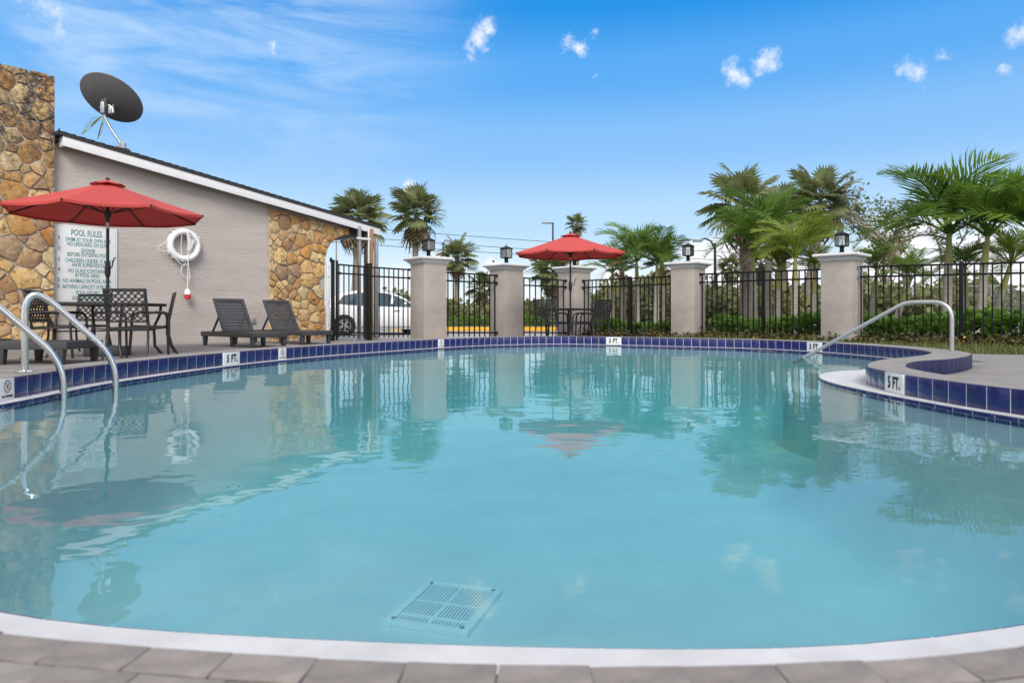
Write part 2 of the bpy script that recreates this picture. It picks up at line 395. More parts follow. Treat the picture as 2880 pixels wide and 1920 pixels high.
def water_material():
    m, nt, N, L, P = nmat('pool_water'); out = N['Material Output']; N.remove(P)
    g = N.new('ShaderNodeNewGeometry')
    def nz(s, d, st, rot=0, dist=0):
        mp = N.new('ShaderNodeMapping'); mp.inputs['Scale'].default_value = st; mp.inputs['Rotation'].default_value = (0, 0, rot); L.new(g.outputs['Position'], mp.inputs[0])
        n = N.new('ShaderNodeTexNoise'); n.inputs['Scale'].default_value = s; n.inputs['Detail'].default_value = d; n.inputs['Roughness'].default_value = .45; n.inputs['Distortion'].default_value = dist
        L.new(mp.outputs[0], n.inputs['Vector']); return n.outputs[0]
    def bump(h, s, dist, prev=None):
        b = N.new('ShaderNodeBump'); b.inputs['Strength'].default_value = s; b.inputs['Distance'].default_value = dist; L.new(h, b.inputs['Height'])
        if prev: L.new(prev, b.inputs['Normal'])
        return b.outputs[0]
    b1 = bump(nz(1.0, 2, (1, 1.0, 1), .3), 1, .010)
    b2 = bump(nz(4.5, 2, (1, 1.4, 1), -.5, .4), 1, .0011, b1)
    b3 = bump(nz(15, 1, (1, 1.2, 1), .7), 1, .00012, b2)
    gl = N.new('ShaderNodeBsdfGlossy'); gl.inputs['Roughness'].default_value = .012; L.new(b3, gl.inputs['Normal']); gl.inputs[0].default_value = (.98, .98, .98, 1)
    tr = N.new('ShaderNodeBsdfTransparent'); tr.inputs[0].default_value = (.97, .99, .99, 1)
    f = N.new('ShaderNodeFresnel'); f.inputs[0].default_value = WATER_IOR; L.new(b2, f.inputs['Normal'])
    ms = N.new('ShaderNodeMixShader'); k_ = N.new('ShaderNodeMath'); k_.operation = 'MULTIPLY'; L.new(f.outputs[0], k_.inputs[0]); k_.inputs[1].default_value = .72; L.new(k_.outputs[0], ms.inputs[0]); L.new(tr.outputs[0], ms.inputs[1]); L.new(gl.outputs[0], ms.inputs[2])
    L.new(ms.outputs[0], out.inputs[0])
    va = N.new('ShaderNodeVolumeAbsorption'); va.inputs['Color'].default_value = (0, .84, .885, 1); va.inputs['Density'].default_value = .17; L.new(va.outputs[0], out.inputs['Volume']); return m
WATER_IOR = 1.8
MT['water'] = water_material()
MT['basin'] = mat('basin', (.78, .85, .86), .9, var=.07, vscale=1.2, bump=0)
MT['step_plaster'] = mat('step_plaster', (.66, .78, .79), .9, var=.05, vscale=2)

MT['sump'] = mat('sump', (.12, .24, .28), .9)
MT['wet'] = mat('wet', (.045, .045, .025), .25)
# ------------------------------------------------------------------ pool
CURB = 0.15; WATER_Z = -0.016; TILE = 0.155
tile_px = [((0,1066),.13),((98,1052),.13),((243,1031),.13),((428,1010.5),.13),((615,993),.09),((776,980),.09),((930,970),.09),((1115,960),.09),((1258,953),.09),((1406,948),.09),
    ((1574,946),.09),((1740,948),.09),((1904,951),.09),((2108,955),.09),((2251,960),.08),((2369,966),.07),((2486,974),.06),((2567,981.6),.06),((2603,986.8),.07),((2617,991.5),.09),
    ((2597,997.5),.16),((2550,1003.5),.34),((2501,1008),.50),((2461,1014),.52),((2441,1020),.44),((2434,1026),.34),((2439,1032),.24),((2454,1036.5),.19),((2481,1042),.16),
    ((2524,1051),.12),((2585,1060),.09),((2671,1072),.09),((2775,1085),.09),((2879,1096.5),.09)]
CP = [(gnd(*p, CURB), w) for p, w in tile_px]
CP = [(Vector((p.x, p.y)), w) for p, w in CP]
CP += [(Vector(p), w) for p, w in [((3.08,3.3),.10),((2.95,2.6),.13),((2.45,1.85),.15),((1.6,1.28),.23),((.673,.892),.35),((.21,.842),.38),((-.1965,.855),.385),((-.531,.898),.375),((-.70,.930),.36),
    ((-1.02,1.02),.335),((-1.7,1.38),.25),((-2.55,2.1),.15),((-3.12,2.9),.13),((-3.42,3.8),.10)]]
def catmull(P, step):
    """closed spline through (point, value) pairs, resampled at even steps"""
    n = len(P); dense = []
    for i in range(n):
        p0, p1, p2, p3 = (P[(i+k-1) % n] for k in range(4))
        d01 = max((p1[0]-p0[0]).length, 1e-4)**.5; d12 = max((p2[0]-p1[0]).length, 1e-4)**.5; d23 = max((p3[0]-p2[0]).length, 1e-4)**.5
        m1 = (p2[0]-p1[0]) + ((p1[0]-p0[0])/d01 - (p2[0]-p0[0])/(d01+d12))*d12
        m2 = (p2[0]-p1[0]) + ((p3[0]-p2[0])/d23 - (p3[0]-p1[0])/(d12+d23))*d12
        for k in range(16):
            t = k/16; a = 2*t**3-3*t*t+1; b = t**3-2*t*t+t; c = -2*t**3+3*t*t; d = t**3-t*t
            dense.append((p1[0]*a + m1*b + p2[0]*c + m2*d, p1[1]*(1-t)+p2[1]*t))
    L = [0]
    for i in range(len(dense)): L.append(L[-1]+(dense[(i+1) % len(dense)][0]-dense[i][0]).length)
    tot = L[-1]; cnt = max(8, round(tot/step)); out = []; j = 0
    for i in range(cnt):
        s = tot*i/cnt
        while L[j+1] < s: j += 1
        t = (s-L[j])/max(L[j+1]-L[j], 1e-9); a = dense[j]; b = dense[(j+1) % len(dense)]
        out.append((a[0].lerp(b[0], t), a[1]*(1-t)+b[1]*t))
    return out
TL = catmull(CP, TILE)                       # tile line: one sample per tile joint
NT = len(TL)
def normal(pts, i):
    n = len(pts); t = pts[(i+1) % n]-pts[i-1]; t = t.normalized(); return Vector((-t.y, t.x))     # left of travel = outward (clockwise outline)
def smooth_line(pts, it):
    for _ in range(it): pts = [(pts[i-1]+pts[i]*2+pts[(i+1) % len(pts)])/4 for i in range(len(pts))]
    return pts
TP = [p for p, w in TL]
wl = [w for p, w in TL]
for _ in range(2): wl = [(wl[i-1]+wl[i]*2+wl[(i+1) % NT])/4 for i in range(NT)]
INNER = [TP[i]-normal(TP, i)*wl[i] for i in range(NT)]
def resample(pts, step):
    return [p for p, _ in catmull([(p, 0) for p in pts], step)]
INNER = resample(smooth_line(INNER, 2), TILE)
# outer edge of the raised kerb round the pool
cw = []
for p in TP:
    w = .34
    if p.x > 2.6 and p.y < 7.2: w = .30
    if p.x > 3.9 and p.y > 6.6: w = .40
    cw.append(w)
OUTER = [TP[i]+normal(TP, i)*cw[i] for i in range(NT)]
# where the kerb folds back on itself behind the bay drop samples that crossed over
def inside(pt, poly):
    c = False; n = len(poly)
    for i in range(n):
        a, b = poly[i], poly[i-1]
        if (a.y > pt.y) != (b.y > pt.y) and pt.x < (b.x-a.x)*(pt.y-a.y)/(b.y-a.y)+a.x: c = not c
    return c
OUTER = [p for i, p in enumerate(OUTER) if min((p-q).length for q in TP) > cw[i]-.03]
OUTER = resample(smooth_line(OUTER, 2), .12)

def ring_faces(b, outer, inner, z):
    o = [Vector((p.x, p.y, 0)) for p in outer]; h = [Vector((p.x, p.y, 0)) for p in inner]
    tr = tessellate_polygon([o, h]); al = o+h; fs = []
    for a, b_, c in tr:
        A, B, C = al[a], al[b_], al[c]
        fs.append((a, b_, c) if (B.x-A.x)*(C.y-A.y)-(C.x-A.x)*(B.y-A.y) > 0 else (a, c, b_))
    b.add([(p.x, p.y, z) for p in al], fs); return b
def skirt(b, pts, z0, z1, flip=False):
    n = len(pts); vs = [(p.x, p.y, z0) for p in pts]+[(p.x, p.y, z1) for p in pts]
    fs = [(i, (i+1) % n, (i+1) % n+n, i+n) for i in range(n)]
    if flip: fs = [f[::-1] for f in fs]
    return b.add(vs, fs)
def off(pts, d): return [pts[i]+normal(pts, i)*d for i in range(len(pts))]

# ---- kerb round the pool (structure): body, tiles, pavers
body_in = off(TP, .014)
curb = MB()
NEAR = lambda p: p.y < 2.0
top_in = off(TP, .016)
ring_faces(curb, OUTER, top_in, CURB)
skirt(curb, OUTER, -.14, CURB, True)
pool_curb = curb.build('pool_curb', MT['curb_top'], kind='structure')
gr = MB(); skirt(gr, off(TP, .0025), -.02, CURB-.004); ring_faces(gr, off(TP, .03), off(TP, .0025), CURB-.003)
gr.build('grout_bed', MT['grout'], pool_curb)

def proj(p, z): return CX+F*p[0]/p[1], HY+F*(CAMZ-z)/p[1]
def tile_mesh(w, h, mat, d=.016):
    b = MB(); b.box((0, d/2, h/2), (w, d, h)); return b.mesh('tile', mat, bevel=.003)
TL_GAP = .006
t_me = tile_mesh(TILE-TL_GAP, CURB-.004, MT['tile_blue']); w1_me = tile_mesh(TILE-TL_GAP, CURB-.004, MT['tile_white']); w2_me = tile_mesh(2*TILE-TL_GAP, CURB-.004, MT['tile_white'])
seglen = sum((TP[(i+1) % NT]-TP[i]).length for i in range(NT))/NT
def nearest(px, lo, hi):
    best = None
    for i in range(NT):
        m = (TP[i]+TP[(i+1) % NT])/2
        if not lo < m.y < hi: continue
        d = abs(proj(m, CURB)[0]-px)
        if best is None or d < best[0]: best = (d, i)
    return best[1]
special = {}
for px, lo, hi, kind in ((640, 5, 20, '5 FT.'), (788, 5, 20, 'nd'), (1248, 8, 20, 'nd'), (1716, 9, 20, '3 FT.'), (2277, 8, 20, '3 FT.'), (2503, 3, 5.6, '5 FT.'), (29, 3, 8, 'nd')):
    special[nearest(px, lo, hi)] = kind
def octa(r, k=8, a0=math.pi/8): return [(r*math.cos(a0+2*math.pi*i/k), r*math.sin(a0+2*math.pi*i/k)) for i in range(k)]
def face_mb():          # drawing plane of a tile: local x along the tile, y up; stands on the face that looks at the pool
    b = MB(); b.M = Matrix.Translation((0, -.0012, CURB/2)) @ Matrix.Rotation(R(90), 4, 'X'); return b
def no_diving(parent):
    b = face_mb(); o1, o2 = octa(.047), octa(.039)
    M0 = b.M; b.M = M0 @ Matrix.Translation((0, .016, 0)) @ Matrix.Scale(.86, 4, (1, 0, 0))
    b.add([(x, y, 0) for x, y in o1]+[(x, y, 0) for x, y in o2], [(i, (i+1) % 8, (i+1) % 8+8, i+8) for i in range(8)])
    b.M = M0 @ Matrix.Translation((0, .016, 0)) @ Matrix.Rotation(R(-50), 4, 'Z'); b.poly([(-.042, -.0035), (.042, -.0035), (.042, .0035), (-.042, .0035)], 0.0003)
    b.build('prohibition_sign', MT['ink_red'], parent)
    b = face_mb(); M0 = b.M
    b.M = M0 @ Matrix.Translation((.002, .016, 0.0006)) @ Matrix.Rotation(R(55), 4, 'Z')
    b.poly([(-.034, -.002), (.004, -.0042), (.026, -.002), (.026, .002), (.004, .0042), (-.034, .002)], 0)
    b.M = b.M @ Matrix.Translation((.012, .003, 0)) @ Matrix.Rotation(R(38), 4, 'Z'); b.poly([(-.002, -.0016), (.02, -.0012), (.02, .0012), (-.002, .0016)], 0)
    b.M = M0 @ Matrix.Translation((0, .016, 0.0006)); b.poly([(-.03, -.006), (-.014, -.003), (-.03, -.003)], 0); b.poly([(.03, -.006), (.03, -.003), (.014, -.003)], 0)
    b.build('diver_figure', MT['ink_black'], parent)
    me = text_mesh('NO DIVING', .024, MT['ink_black'], .0008, .92)
    place('lettering', me, parent, (0, -.0014, .022), (R(90), 0, 0))
skip = set()
for i in range(NT):
    if i in skip: continue
    kind = special.get(i); j = (i+2 if kind and kind != 'nd' else i+1) % NT
    if kind and kind != 'nd': skip.add((i+1) % NT)
    a, b = TP[i], TP[j]; m = (a+b)/2; d = b-a
    if m.y < 3.2 and not kind: continue
    # local +y points outward (into the kerb), the glazed face looks at the pool
    me = t_me if not kind else (w1_me if kind == 'nd' else w2_me)
    rz = math.atan2(d.y, d.x)
    if kind and kind != 'nd': m = m - Vector((-d.y, d.x)).normalized()*.009
    t = place('tile', me, pool_curb, (m.x, m.y, 0.002), (0, 0, rz))
    if kind:
        if kind == 'nd': t['label'] = 'white tile with a red no diving octagon'; no_diving(t)
        else:
            t['label'] = 'white depth marker tile reading ' + kind
            tm = text_mesh(kind, .122, MT['ink_black'], .0055, .70, spacing=1.15)
            place('lettering', tm, t, (0.006, -.0014, CURB/2-.004), (R(90), 0, 0))
rest = MB()
for i in range(NT):
    m = (TP[i]+TP[(i+1) % NT])/2
    if m.y >= 3.2 or i in special: continue
    d = TP[(i+1) % NT]-TP[i]; rest.M = Matrix.Translation((m.x, m.y, 0.002)) @ Matrix.Rotation(math.atan2(d.y, d.x), 4, 'Z')
    rest.box((0, .008, CURB/2-.002), (TILE-TL_GAP, .016, CURB-.004))
rest.build('tile', MT['tile_blue'], pool_curb, bevel=.005, kind='stuff')
# tiles on the outside of the kerb, where it curls round the entry bay
n = len(OUTER); to_me = tile_mesh(.12-.006, CURB-.004, MT['tile_dull'])
gb = MB()
for i in range(n):
    a, b = OUTER[i], OUTER[(i+1) % n]; m = (a+b)/2
    if m.x > 3.35 and 5.2 < m.y < 8.05:
        d = b-a
        m = m + Vector((-d.y, d.x)).normalized()*.010
        place('tile', to_me, pool_curb, (m.x, m.y, .002), (0, 0, math.atan2(d.y, d.x)+math.pi))
# pavers of the kerb nearest the camera, slightly uneven, joints recessed
for row, (d0, d1) in enumerate(((-.004, .056), (.059, .119), (.122, .182), (.185, .245))):
    line = resample(off(TP, (d0+d1)/2), .005)
    L = 0; k = 0; n = len(line)
    per = max(1, int(.115/.005)); i = 0
    while i+per < n:
        p, q = line[i], line[(i+per) % n]; m = (p+q)/2
        if m.y < 1.35 and abs(m.x) < 1.6:
            d = q-p; b = MB(); wv = d1-d0
            cut = .0022 if row else .0010; x = d.length/2-cut/2; y = wv/2-cut/2
            jit = lambda: random.uniform(-.0012, .0012)
            pts = [(-x+jit(), -y+jit()), (jit()*2, -y+jit()*.5), (x+jit(), -y+jit()), (x+jit(), y+jit()), (jit()*2, y), (-x+jit(), y+jit())]
            b.poly(pts, 0.0015, .006+random.uniform(-.001, .001))
            o = b.build('paver', MT['paver'], pool_curb, bevel=.002); o.location = (m.x, m.y, CURB+.001); o.rotation_euler = (random.uniform(-.006, .006), random.uniform(-.006, .006), math.atan2(d.y, d.x))
        i += per + (0 if k else (11 if row % 2 else 0)); k += 1

# ---- white ledge and the water line tiles below it
led = MB(); ring_faces(led, off(TP, .02), off(INNER, .012), 0.0); skirt(led, off(INNER, .012), -.012, 0.0)
ring = [(INNER[i].x, INNER[i].y) for i in range(len(INNER))]
pool_ledge = led.build('pool_ledge', MT['ledge'], kind='structure')
gb = MB(); skirt(gb, off(INNER, .0025), -.055, -.010); ring_faces(gb, off(INNER, .02), off(INNER, .0025), -.0105); gb.build('grout_bed', MT['grout'], pool_ledge)
LT = .05; wt_me = tile_mesh(TILE-TL_GAP, LT, MT['tile_blue']); NI = len(INNER); far = MB()
for i in range(NI):
    a, b = INNER[i], INNER[(i+1) % NI]; m = (a+b)/2; d = b-a; rz = math.atan2(d.y, d.x)
    if (m.y < 8.5 and m.y > 3.2) or (m.y < 1.6 and abs(m.x) < 1.4): place('tile', wt_me, pool_ledge, (m.x, m.y, -.004-LT), (0, 0, rz))
    else:
        far.M = Matrix.Translation((m.x, m.y, -.004-LT)) @ Matrix.Rotation(rz, 4, 'Z'); far.box((0, .008, LT/2), (TILE-TL_GAP, .016, LT))
far.build('tile', MT['tile_blue'], pool_ledge, kind='stuff')

# ---- basin and water
FLOOR = -1.25
bs = MB()
rows = [(.007, -.045), (.007, -.75), (-.04, -.95), (-.16, -1.12), (-.34, -1.22), (-.60, FLOOR)]
prevr = None
INS = smooth_line(INNER, 3)
for d, z in rows:
    base = INS if d < 0 else INNER
    r_ = [(p.x, p.y, z) for p in (off(base, d) if d > -.3 else smooth_line(off(base, d), 6))]
    b0 = len(bs.v); bs.v += r_
    if prevr is not None:
        nI = len(r_); bs.f += [(prevr+i, prevr+(i+1) % nI, b0+(i+1) % nI, b0+i) for i in range(nI)]
    prevr = b0
lastp = [Vector((p[0], p[1], 0)) for p in r_]
for t in tessellate_polygon([lastp]): bs.f.append(tuple(prevr+i for i in t))
bs.build('pool_basin', MT['basin'], smooth=60, kind='structure')
b = MB(); b.poly([(p.x, p.y) for p in off(INNER, .012)], FLOOR-.06, WATER_Z); b.build('pool_water', MT['water'], kind='structure')
# entry steps under water in the bay
st = []
root = bpy.data.objects.new('pool_steps', None); COL.objects.link(root); root['kind'] = 'structure'; root.location = (5.05, 9.2, 0)
for k, (r, z0, z1) in enumerate(((1.0, -.30, -.17), (1.3, -.62, -.40))):
    b = MB(); b.lathe([(r, -1.3), (r, z1-.03), (r-.03, z1), (.01, z1)], 56); b.build('step', MT['step_plaster'], root, smooth=40)

# ---- deck, ground
P1, P2, P3, P4, P5 = (Vector(v) for v in ((-1.97, 16.1), (-.146, 17.5), (1.70, 18.6), (4.36, 16.9), (6.91, 14.3)))
FEND = Vector((9.25, 12.25))
DECK = [(-16, -5), (-16, 19), (-5.6, 18.6), (-3.9, 16.2), (-2.2, 16.6), (-.3, 18.0), (1.7, 19.1), (4.7, 17.3), (7.3, 14.6), (9.6, 12.4), (15, 7.2), (15, -5)]
hole = off(OUTER, -.12)
b = MB(); ring_faces(b, [Vector(p) for p in DECK], hole, 0.0); skirt(b, [Vector(p) for p in DECK][::-1], -.16, 0.0, True)
b.build('pool_deck', MT['deck'], kind='structure')
b = MB(); ring_faces(b, [Vector(p) for p in ((-900, -300), (900, -300), (900, 1500), (-900, 1500))], [Vector(p)*.985 for p in DECK], -.104)
b.build('parking_lot', MT['asphalt'], kind='structure')
lawn = [(1.9, 19.3), (4.75, 17.5), (7.35, 14.75), (9.7, 12.5), (16, 6.5), (40, 6.5), (700, 200), (700, 1200), (-300, 1200), (-120, 60), (-9, 29.2), (0.5, 29.2), (3.5, 29.2), (3.2, 24)]
b = MB(); b.poly(lawn, -.096); b.build('lawn', MT['soil'], kind='structure')

# ------------------------------------------------------------------ building by the pool
A = Vector((-8.18, 12.18)); U = Vector((.642, .767)).normalized(); Nn = Vector((U.y, -U.x)); RZ = math.atan2(U.y, U.x)
def wall_u(px, o=0.0):
    """distance along the wall at which pixel column px meets the plane o metres in front of the wall"""
    c = (px-CX)/F; q = A + Nn*o
    return (c*q.y-q.x)/(U.x-c*U.y)
def wall_pt(px, py, o=0.0):
    u = wall_u(px, o); q = A+Nn*o+U*u
    return u, CAMZ+(HY-py)/F*q.y
bld = thing('poolside_building', 'low stucco building with a sloping dark roof beside the pool', 'building', (A.x, A.y, 0), RZ)
OV = .27
ua, za = wall_pt(177, 409, OV); ub, zb = wall_pt(1070, 662, OV)
def eave(u): return za+(zb-za)*(u-ua)/(ub-ua)
us, _ = wall_pt(752, 900); ue, _ = wall_pt(911, 900); uarch, zarch = wall_pt(974, 662)
H = lambda u: eave(u)+.06
w = MB(); w.add([(0, 0, -.1), (us, 0, -.1), (us, 0, H(us)), (0, 0, H(0)), (0, 5, -.1), (ue, 5, -.1), (ue, 5, H(ue)), (0, 5, H(0)), (us, .03, -.1), (us, .03, H(us)), (ue, .03, -.1), (ue, .03, H(ue))],
    [(0, 1, 2, 3), (10, 5, 6, 11), (5, 4, 7, 6), (4, 0, 3, 7), (1, 8, 9, 2)])
w.build('wall', MT['stucco'], bld)
# roof: boards of fascia, shingle slab on top
fh = .17; sh = .075
def slab(b, u0, u1, y0, y1, dz0, dz1):
    b.add([(u0, y0, eave(u0)+dz0), (u1, y0, eave(u1)+dz0), (u1, y1, eave(u1)+dz0), (u0, y1, eave(u0)+dz0), (u0, y0, eave(u0)+dz1), (u1, y0, eave(u1)+dz1), (u1, y1, eave(u1)+dz1), (u0, y1, eave(u0)+dz1)],
        [(0, 3, 2, 1), (4, 5, 6, 7), (0, 1, 5, 4), (1, 2, 6, 5), (2, 3, 7, 6), (3, 0, 4, 7)])
b = MB(); slab(b, ua, ub, -OV, -OV+.04, 0, fh); slab(b, ub-.04, ub-.002, -OV+.042, 5.2, .0, fh-.004); slab(b, ua, ua+.04, -OV+.042, -.004, 0, fh-.006); b.build('fascia', MT['white_paint'], bld, bevel=.004)
b = MB(); slab(b, ua+.05, ub-.045, -OV+.045, 5.0, .08, .11); b.build('soffit', MT['dark_wood'], bld)
b = MB(); slab(b, -.02, ub+.03, -OV-.02, 5.25, fh+.003, fh+.062)
b.build('roof', MT['shingle'], bld)
rf = MB(); un = -.02
while un < ub+.02:          # courses of shingles, each butt a step above the next
    L = random.uniform(.13, .17); a0, a1 = un, min(un+L, ub+.04); th = random.uniform(-.003, .004)
    rf.add([(a0, -OV-.028+th, eave(a0)+fh+.0625), (a1, -OV-.028+th, eave(a1)+fh+.0625), (a1, 5.25, eave(a1)+fh+.0625), (a0, 5.25, eave(a0)+fh+.0625),
            (a0, -OV-.028+th, eave(a0)+fh+.066), (a1, -OV-.028+th, eave(a1)+fh+.078+th), (a1, 5.25, eave(a1)+fh+.078+th), (a0, 5.25, eave(a0)+fh+.066)],
           [(0, 3, 2, 1), (4, 5, 6, 7), (0, 1, 5, 4), (1, 2, 6, 5), (2, 3, 7, 6), (3, 0, 4, 7)])
    un += L
rf.build('shingles', MT['shingle'], bld, kind='stuff')
# porch at the low end: beam, posts, downpipe
def post(px, Z, w_, m, y_top=None, name='porch_post', d=None):
    p = at(px, Z); l = (p.xy-A); u = l.dot(U); y = l.dot(Vector((-U.y, U.x)))
    zt = min(eave(u)+.08, 3.2) if y_top is None else CAMZ+(HY-y_top)/F*Z
    b = MB(); b.box((u, y, zt/2-.05), (w_, d or w_, zt+.1)); b.build(name, m, bld, bevel=.004)
post(1010, 17.0, .075, MT['galv']); post(1031, 17.3, .10, MT['dark_wood']); post(1045, 17.2, .07, MT['tan_wood']); post(1037, 17.15, .035, MT['white_paint']); post(1058, 16.9, .08, MT['galv'], 670)
p = at(1030, 17.1).xy-A
b = MB(); b.box((p.dot(U), p.dot(Vector((-U.y, U.x))), CAMZ+(HY-672)/F*17.1), (.55, .06, .05)); b.build('porch_bracket', MT['white_paint'], bld)
b = MB(); slab(b, ue+.05, ub-.1, .35, .43, -.02, .075); b.build('porch_beam', MT['white_paint'], bld)
b = MB(); slab(b, ue+.03, ub-.2, .10, .22, -.10, .075); b.build('porch_beam', MT['dark_wood'], bld)
ud, _ = wall_pt(922, 800, .06); _, zd = wall_pt(922, 738, .06)
b = MB(); b.box((ud, -.06, zd/2-.02), (.085, .07, zd+.04)); dp = b.build('downpipe', MT['white_paint'], bld, bevel=.006)
for z in (.35, .9, 1.5, zd-.12):
    b = MB(); b.box((ud, -.098, z), (.02, .006, .02)); b.build('screw', MT['black_metal'], dp)
# small things on the wall
uo, zo = wall_pt(710, 900); b = MB(); b.box((uo, -.02, zo), (.115, .04, .13)); ob = b.build('outlet_box', MT['fitting'], bld, bevel=.006)
b = MB(); b.box((uo, -.043, zo), (.07, .008, .085)); b.build('outlet_cover', MT['grey_paint'], ob, bevel=.003)
for px, py in ((343, 636), (446, 642), (447, 792)):
    u_, z_ = wall_pt(px, py); b = MB(); b.lathe([(.011, 0), (.011, .012), (.004, .016)], 8); o = b.build('bolt', MT['white_paint'], bld); o.location = (u_, 0.002, z_); o.rotation_euler = (R(90), 0, 0)
# loose cable under the gable end
uc, zc = wall_pt(166, 380, .1); b = MB(); b.tube([(uc, -.1, zc+.12), (uc+.02, -.12, zc-.02), (uc+.01, -.14, zc-.12), (uc-.05, -.12, zc-.17), (uc-.07, -.11, zc-.12), (uc-.03, -.1, zc-.07)], .012, 6); b.build('cable', MT['cable'], bld)

# ---- field stone: cells of a jittered net, rounded, domed, joints recessed
def clip(poly, nx, ny, c):       # keep nx*x+ny*y <= c
    out = []
    for i in range(len(poly)):
        a, b = poly[i], poly[(i+1) % len(poly)]; da = nx*a[0]+ny*a[1]-c; db = nx*b[0]+ny*b[1]-c
        if da <= 0: out.append(a)
        if (da < 0) != (db < 0) and da != db:
            t = da/(da-db); out.append((a[0]+(b[0]-a[0])*t, a[1]+(b[1]-a[1])*t))
    return out
def stone_cells(x0, x1, z0, z1, size, seed, planes=()):
    rnd = random.Random(seed); pts = []
    tries = 0; 
    while tries < 4000:
        tries += 1
        p = (rnd.uniform(x0-.1, x1+.1), rnd.uniform(z0-.1, z1+.1)); r = size*rnd.choice((.55, .75, .95, 1.1, 1.25))
        if all((p[0]-q[0])**2+((p[1]-q[1])*1.18)**2 > ((r+q[2])/2)**2 for q in pts): pts.append((*p, r))
    cells = []
    for i, p in enumerate(pts):
        poly = [(x0, z0), (x1, z0), (x1, z1), (x0, z1)]
        for q in pts:
            if q is p: continue
            dx, dy = q[0]-p[0], q[1]-p[1]; d2 = dx*dx+dy*dy
            if d2 > 2.2: continue
            k = (d2 + p[2]**2*.35 - q[2]**2*.35)/2
            poly = clip(poly, dx, dy, k + dx*p[0]+dy*p[1])
            if len(poly) < 3: break
        for pl in planes:
            if len(poly) >= 3: poly = clip(poly, *pl)
        if len(poly) >= 3: cells.append(poly)
    return cells
def area(p): return abs(sum(p[i][0]*p[(i+1) % len(p)][1]-p[(i+1) % len(p)][0]*p[i][1] for i in range(len(p))))/2
def round_poly(poly, gap, rnd):
    c = (sum(p[0] for p in poly)/len(poly), sum(p[1] for p in poly)/len(poly))
    pl = []
    for i in range(len(poly)):
        a, b = poly[i], poly[(i+1) % len(poly)]; L = math.dist(a, b)
        if L < .012: continue
        for t in ((.10, .5+rnd.uniform(-.1,.1), .90) if L > .13 else (.12, .88) if L > .05 else (.5,)): pl.append((a[0]+(b[0]-a[0])*t, a[1]+(b[1]-a[1])*t))
    out = []
    for x, y in pl:
        d = math.dist((x, y), c); k = max(.3, 1-gap*rnd.uniform(.35, 1.5)/max(d, .02)); out.append((c[0]+(x-c[0])*k, c[1]+(y-c[1])*k))
    return c, out
def stone_mesh(poly, rnd, gap=.012, depth=.038):
    c, p = round_poly(poly, gap, rnd)
    if len(p) < 3 or area(p) < .0012: return None
    if sum(p[i][0]*p[(i+1) % len(p)][1]-p[(i+1) % len(p)][0]*p[i][1] for i in range(len(p))) < 0: p = p[::-1]
    n = len(p); d = depth*rnd.uniform(.75, 1.3); vs = []
    tx, ty = rnd.uniform(-.12, .12), rnd.uniform(-.12, .12)
    for k, (s, h) in enumerate(((1, 0), (.975, .72), (.87, .95))):
        for x, y in p:
            X, Y = (x-c[0])*s, (y-c[1])*s; vs.append((X, -(d*h+(X*tx+Y*ty if k else 0)+(rnd.uniform(-.006, .006) if k else 0)), Y))
    vs.append((0, -d*1.02, 0)); fs = []
    for k in range(2):
        for i in range(n): fs.append((k*n+i, k*n+(i+1) % n, (k+1)*n+(i+1) % n, (k+1)*n+i))
    fs += [(2*n+i, 2*n+(i+1) % n, 3*n) for i in range(n)]
    me = bpy.data.meshes.new('stone'); me.from_pydata(vs, [], fs); me.materials.append(MT['stone'])
    for q in me.polygons: q.use_smooth = True
    me.set_sharp_from_angle(angle=R(38))
    return c, me
def stones(parent, cells, seed, yoff=0.0, keep=lambda c: True, warp=None):
    rnd = random.Random(seed)
    for poly in cells:
        if warp: poly = [warp(p) for p in poly]
        r_ = stone_mesh(poly, rnd)
        if r_ and keep(r_[0]): place('stone', r_[1], parent, (r_[0][0], yoff, r_[0][1]))
# stone clad end of the building with half an arch over the way out
clad = MB(); SY = -.035
x1 = uarch+.02; cx_, rx_ = x1+.05, x1+.05-ue-.0; zc0 = wall_pt(915, 735)[1]; rz_ = zarch-zc0
def arch_z(x): return None if x < ue else zc0+rz_*math.sqrt(max(0, 1-((cx_-x)/rx_)**2))
outl = [(us, -.08), (ue, -.08), (ue, zc0)]+[(ue+(x1-ue)*k/8, arch_z(ue+(x1-ue)*k/8)) for k in range(1, 9)]+[(x1, H(x1)-.02), (us, H(us)-.02)]
M0 = clad.M; clad.M = Matrix.Rotation(R(90), 4, 'X'); clad.poly(outl, -.25, -SY-.001); clad.M = M0
cl = clad.build('stone_panel', MT['mortar'], bld)
sl_ = (eave(us)-eave(x1))/(x1-us)
cells = stone_cells(us+.015, x1, -.05, H(us), .245, 11, [(sl_, 1, eave(us)-.03+sl_*us)])
def in_arch(c): return c[0] > ue-.0 and c[1] < (arch_z(min(c[0], x1)) or 0)
def warp(p):
    x, z = p
    if x <= ue-.0: return p if True else p
    if z < zc0: return (ue-.004, z)
    k = math.hypot((x-cx_)/rx_, (z-zc0)/rz_)
    if k < 1.13 and x < cx_:                     # push out of the arch opening, leave room for the ring of arch stones
        s = 1.13/max(k, .05); return (cx_+(x-cx_)*s, zc0+(z-zc0)*s)
    return p
stones(cl, [[(min(x, ue-.006) if z < zc0+.02 else x, z) for x, z in c] for c in cells if not (sum(p[0] for p in c)/len(c) > ue and sum(p[1] for p in c)/len(c) < zc0)], 5, SY, lambda c: not in_arch(c), warp)
vs_ = [R(178-12.2*k) for k in range(8)]
arcst = []
for k in range(7):
    a0, a1 = vs_[k], vs_[k+1]
    arcst.append([(cx_+rx_*s*math.cos(a), zc0+rz_*s*math.sin(a)) for s, a in ((1.005, a0), (1.005, a1), (1.30, a1), (1.30, a0))])
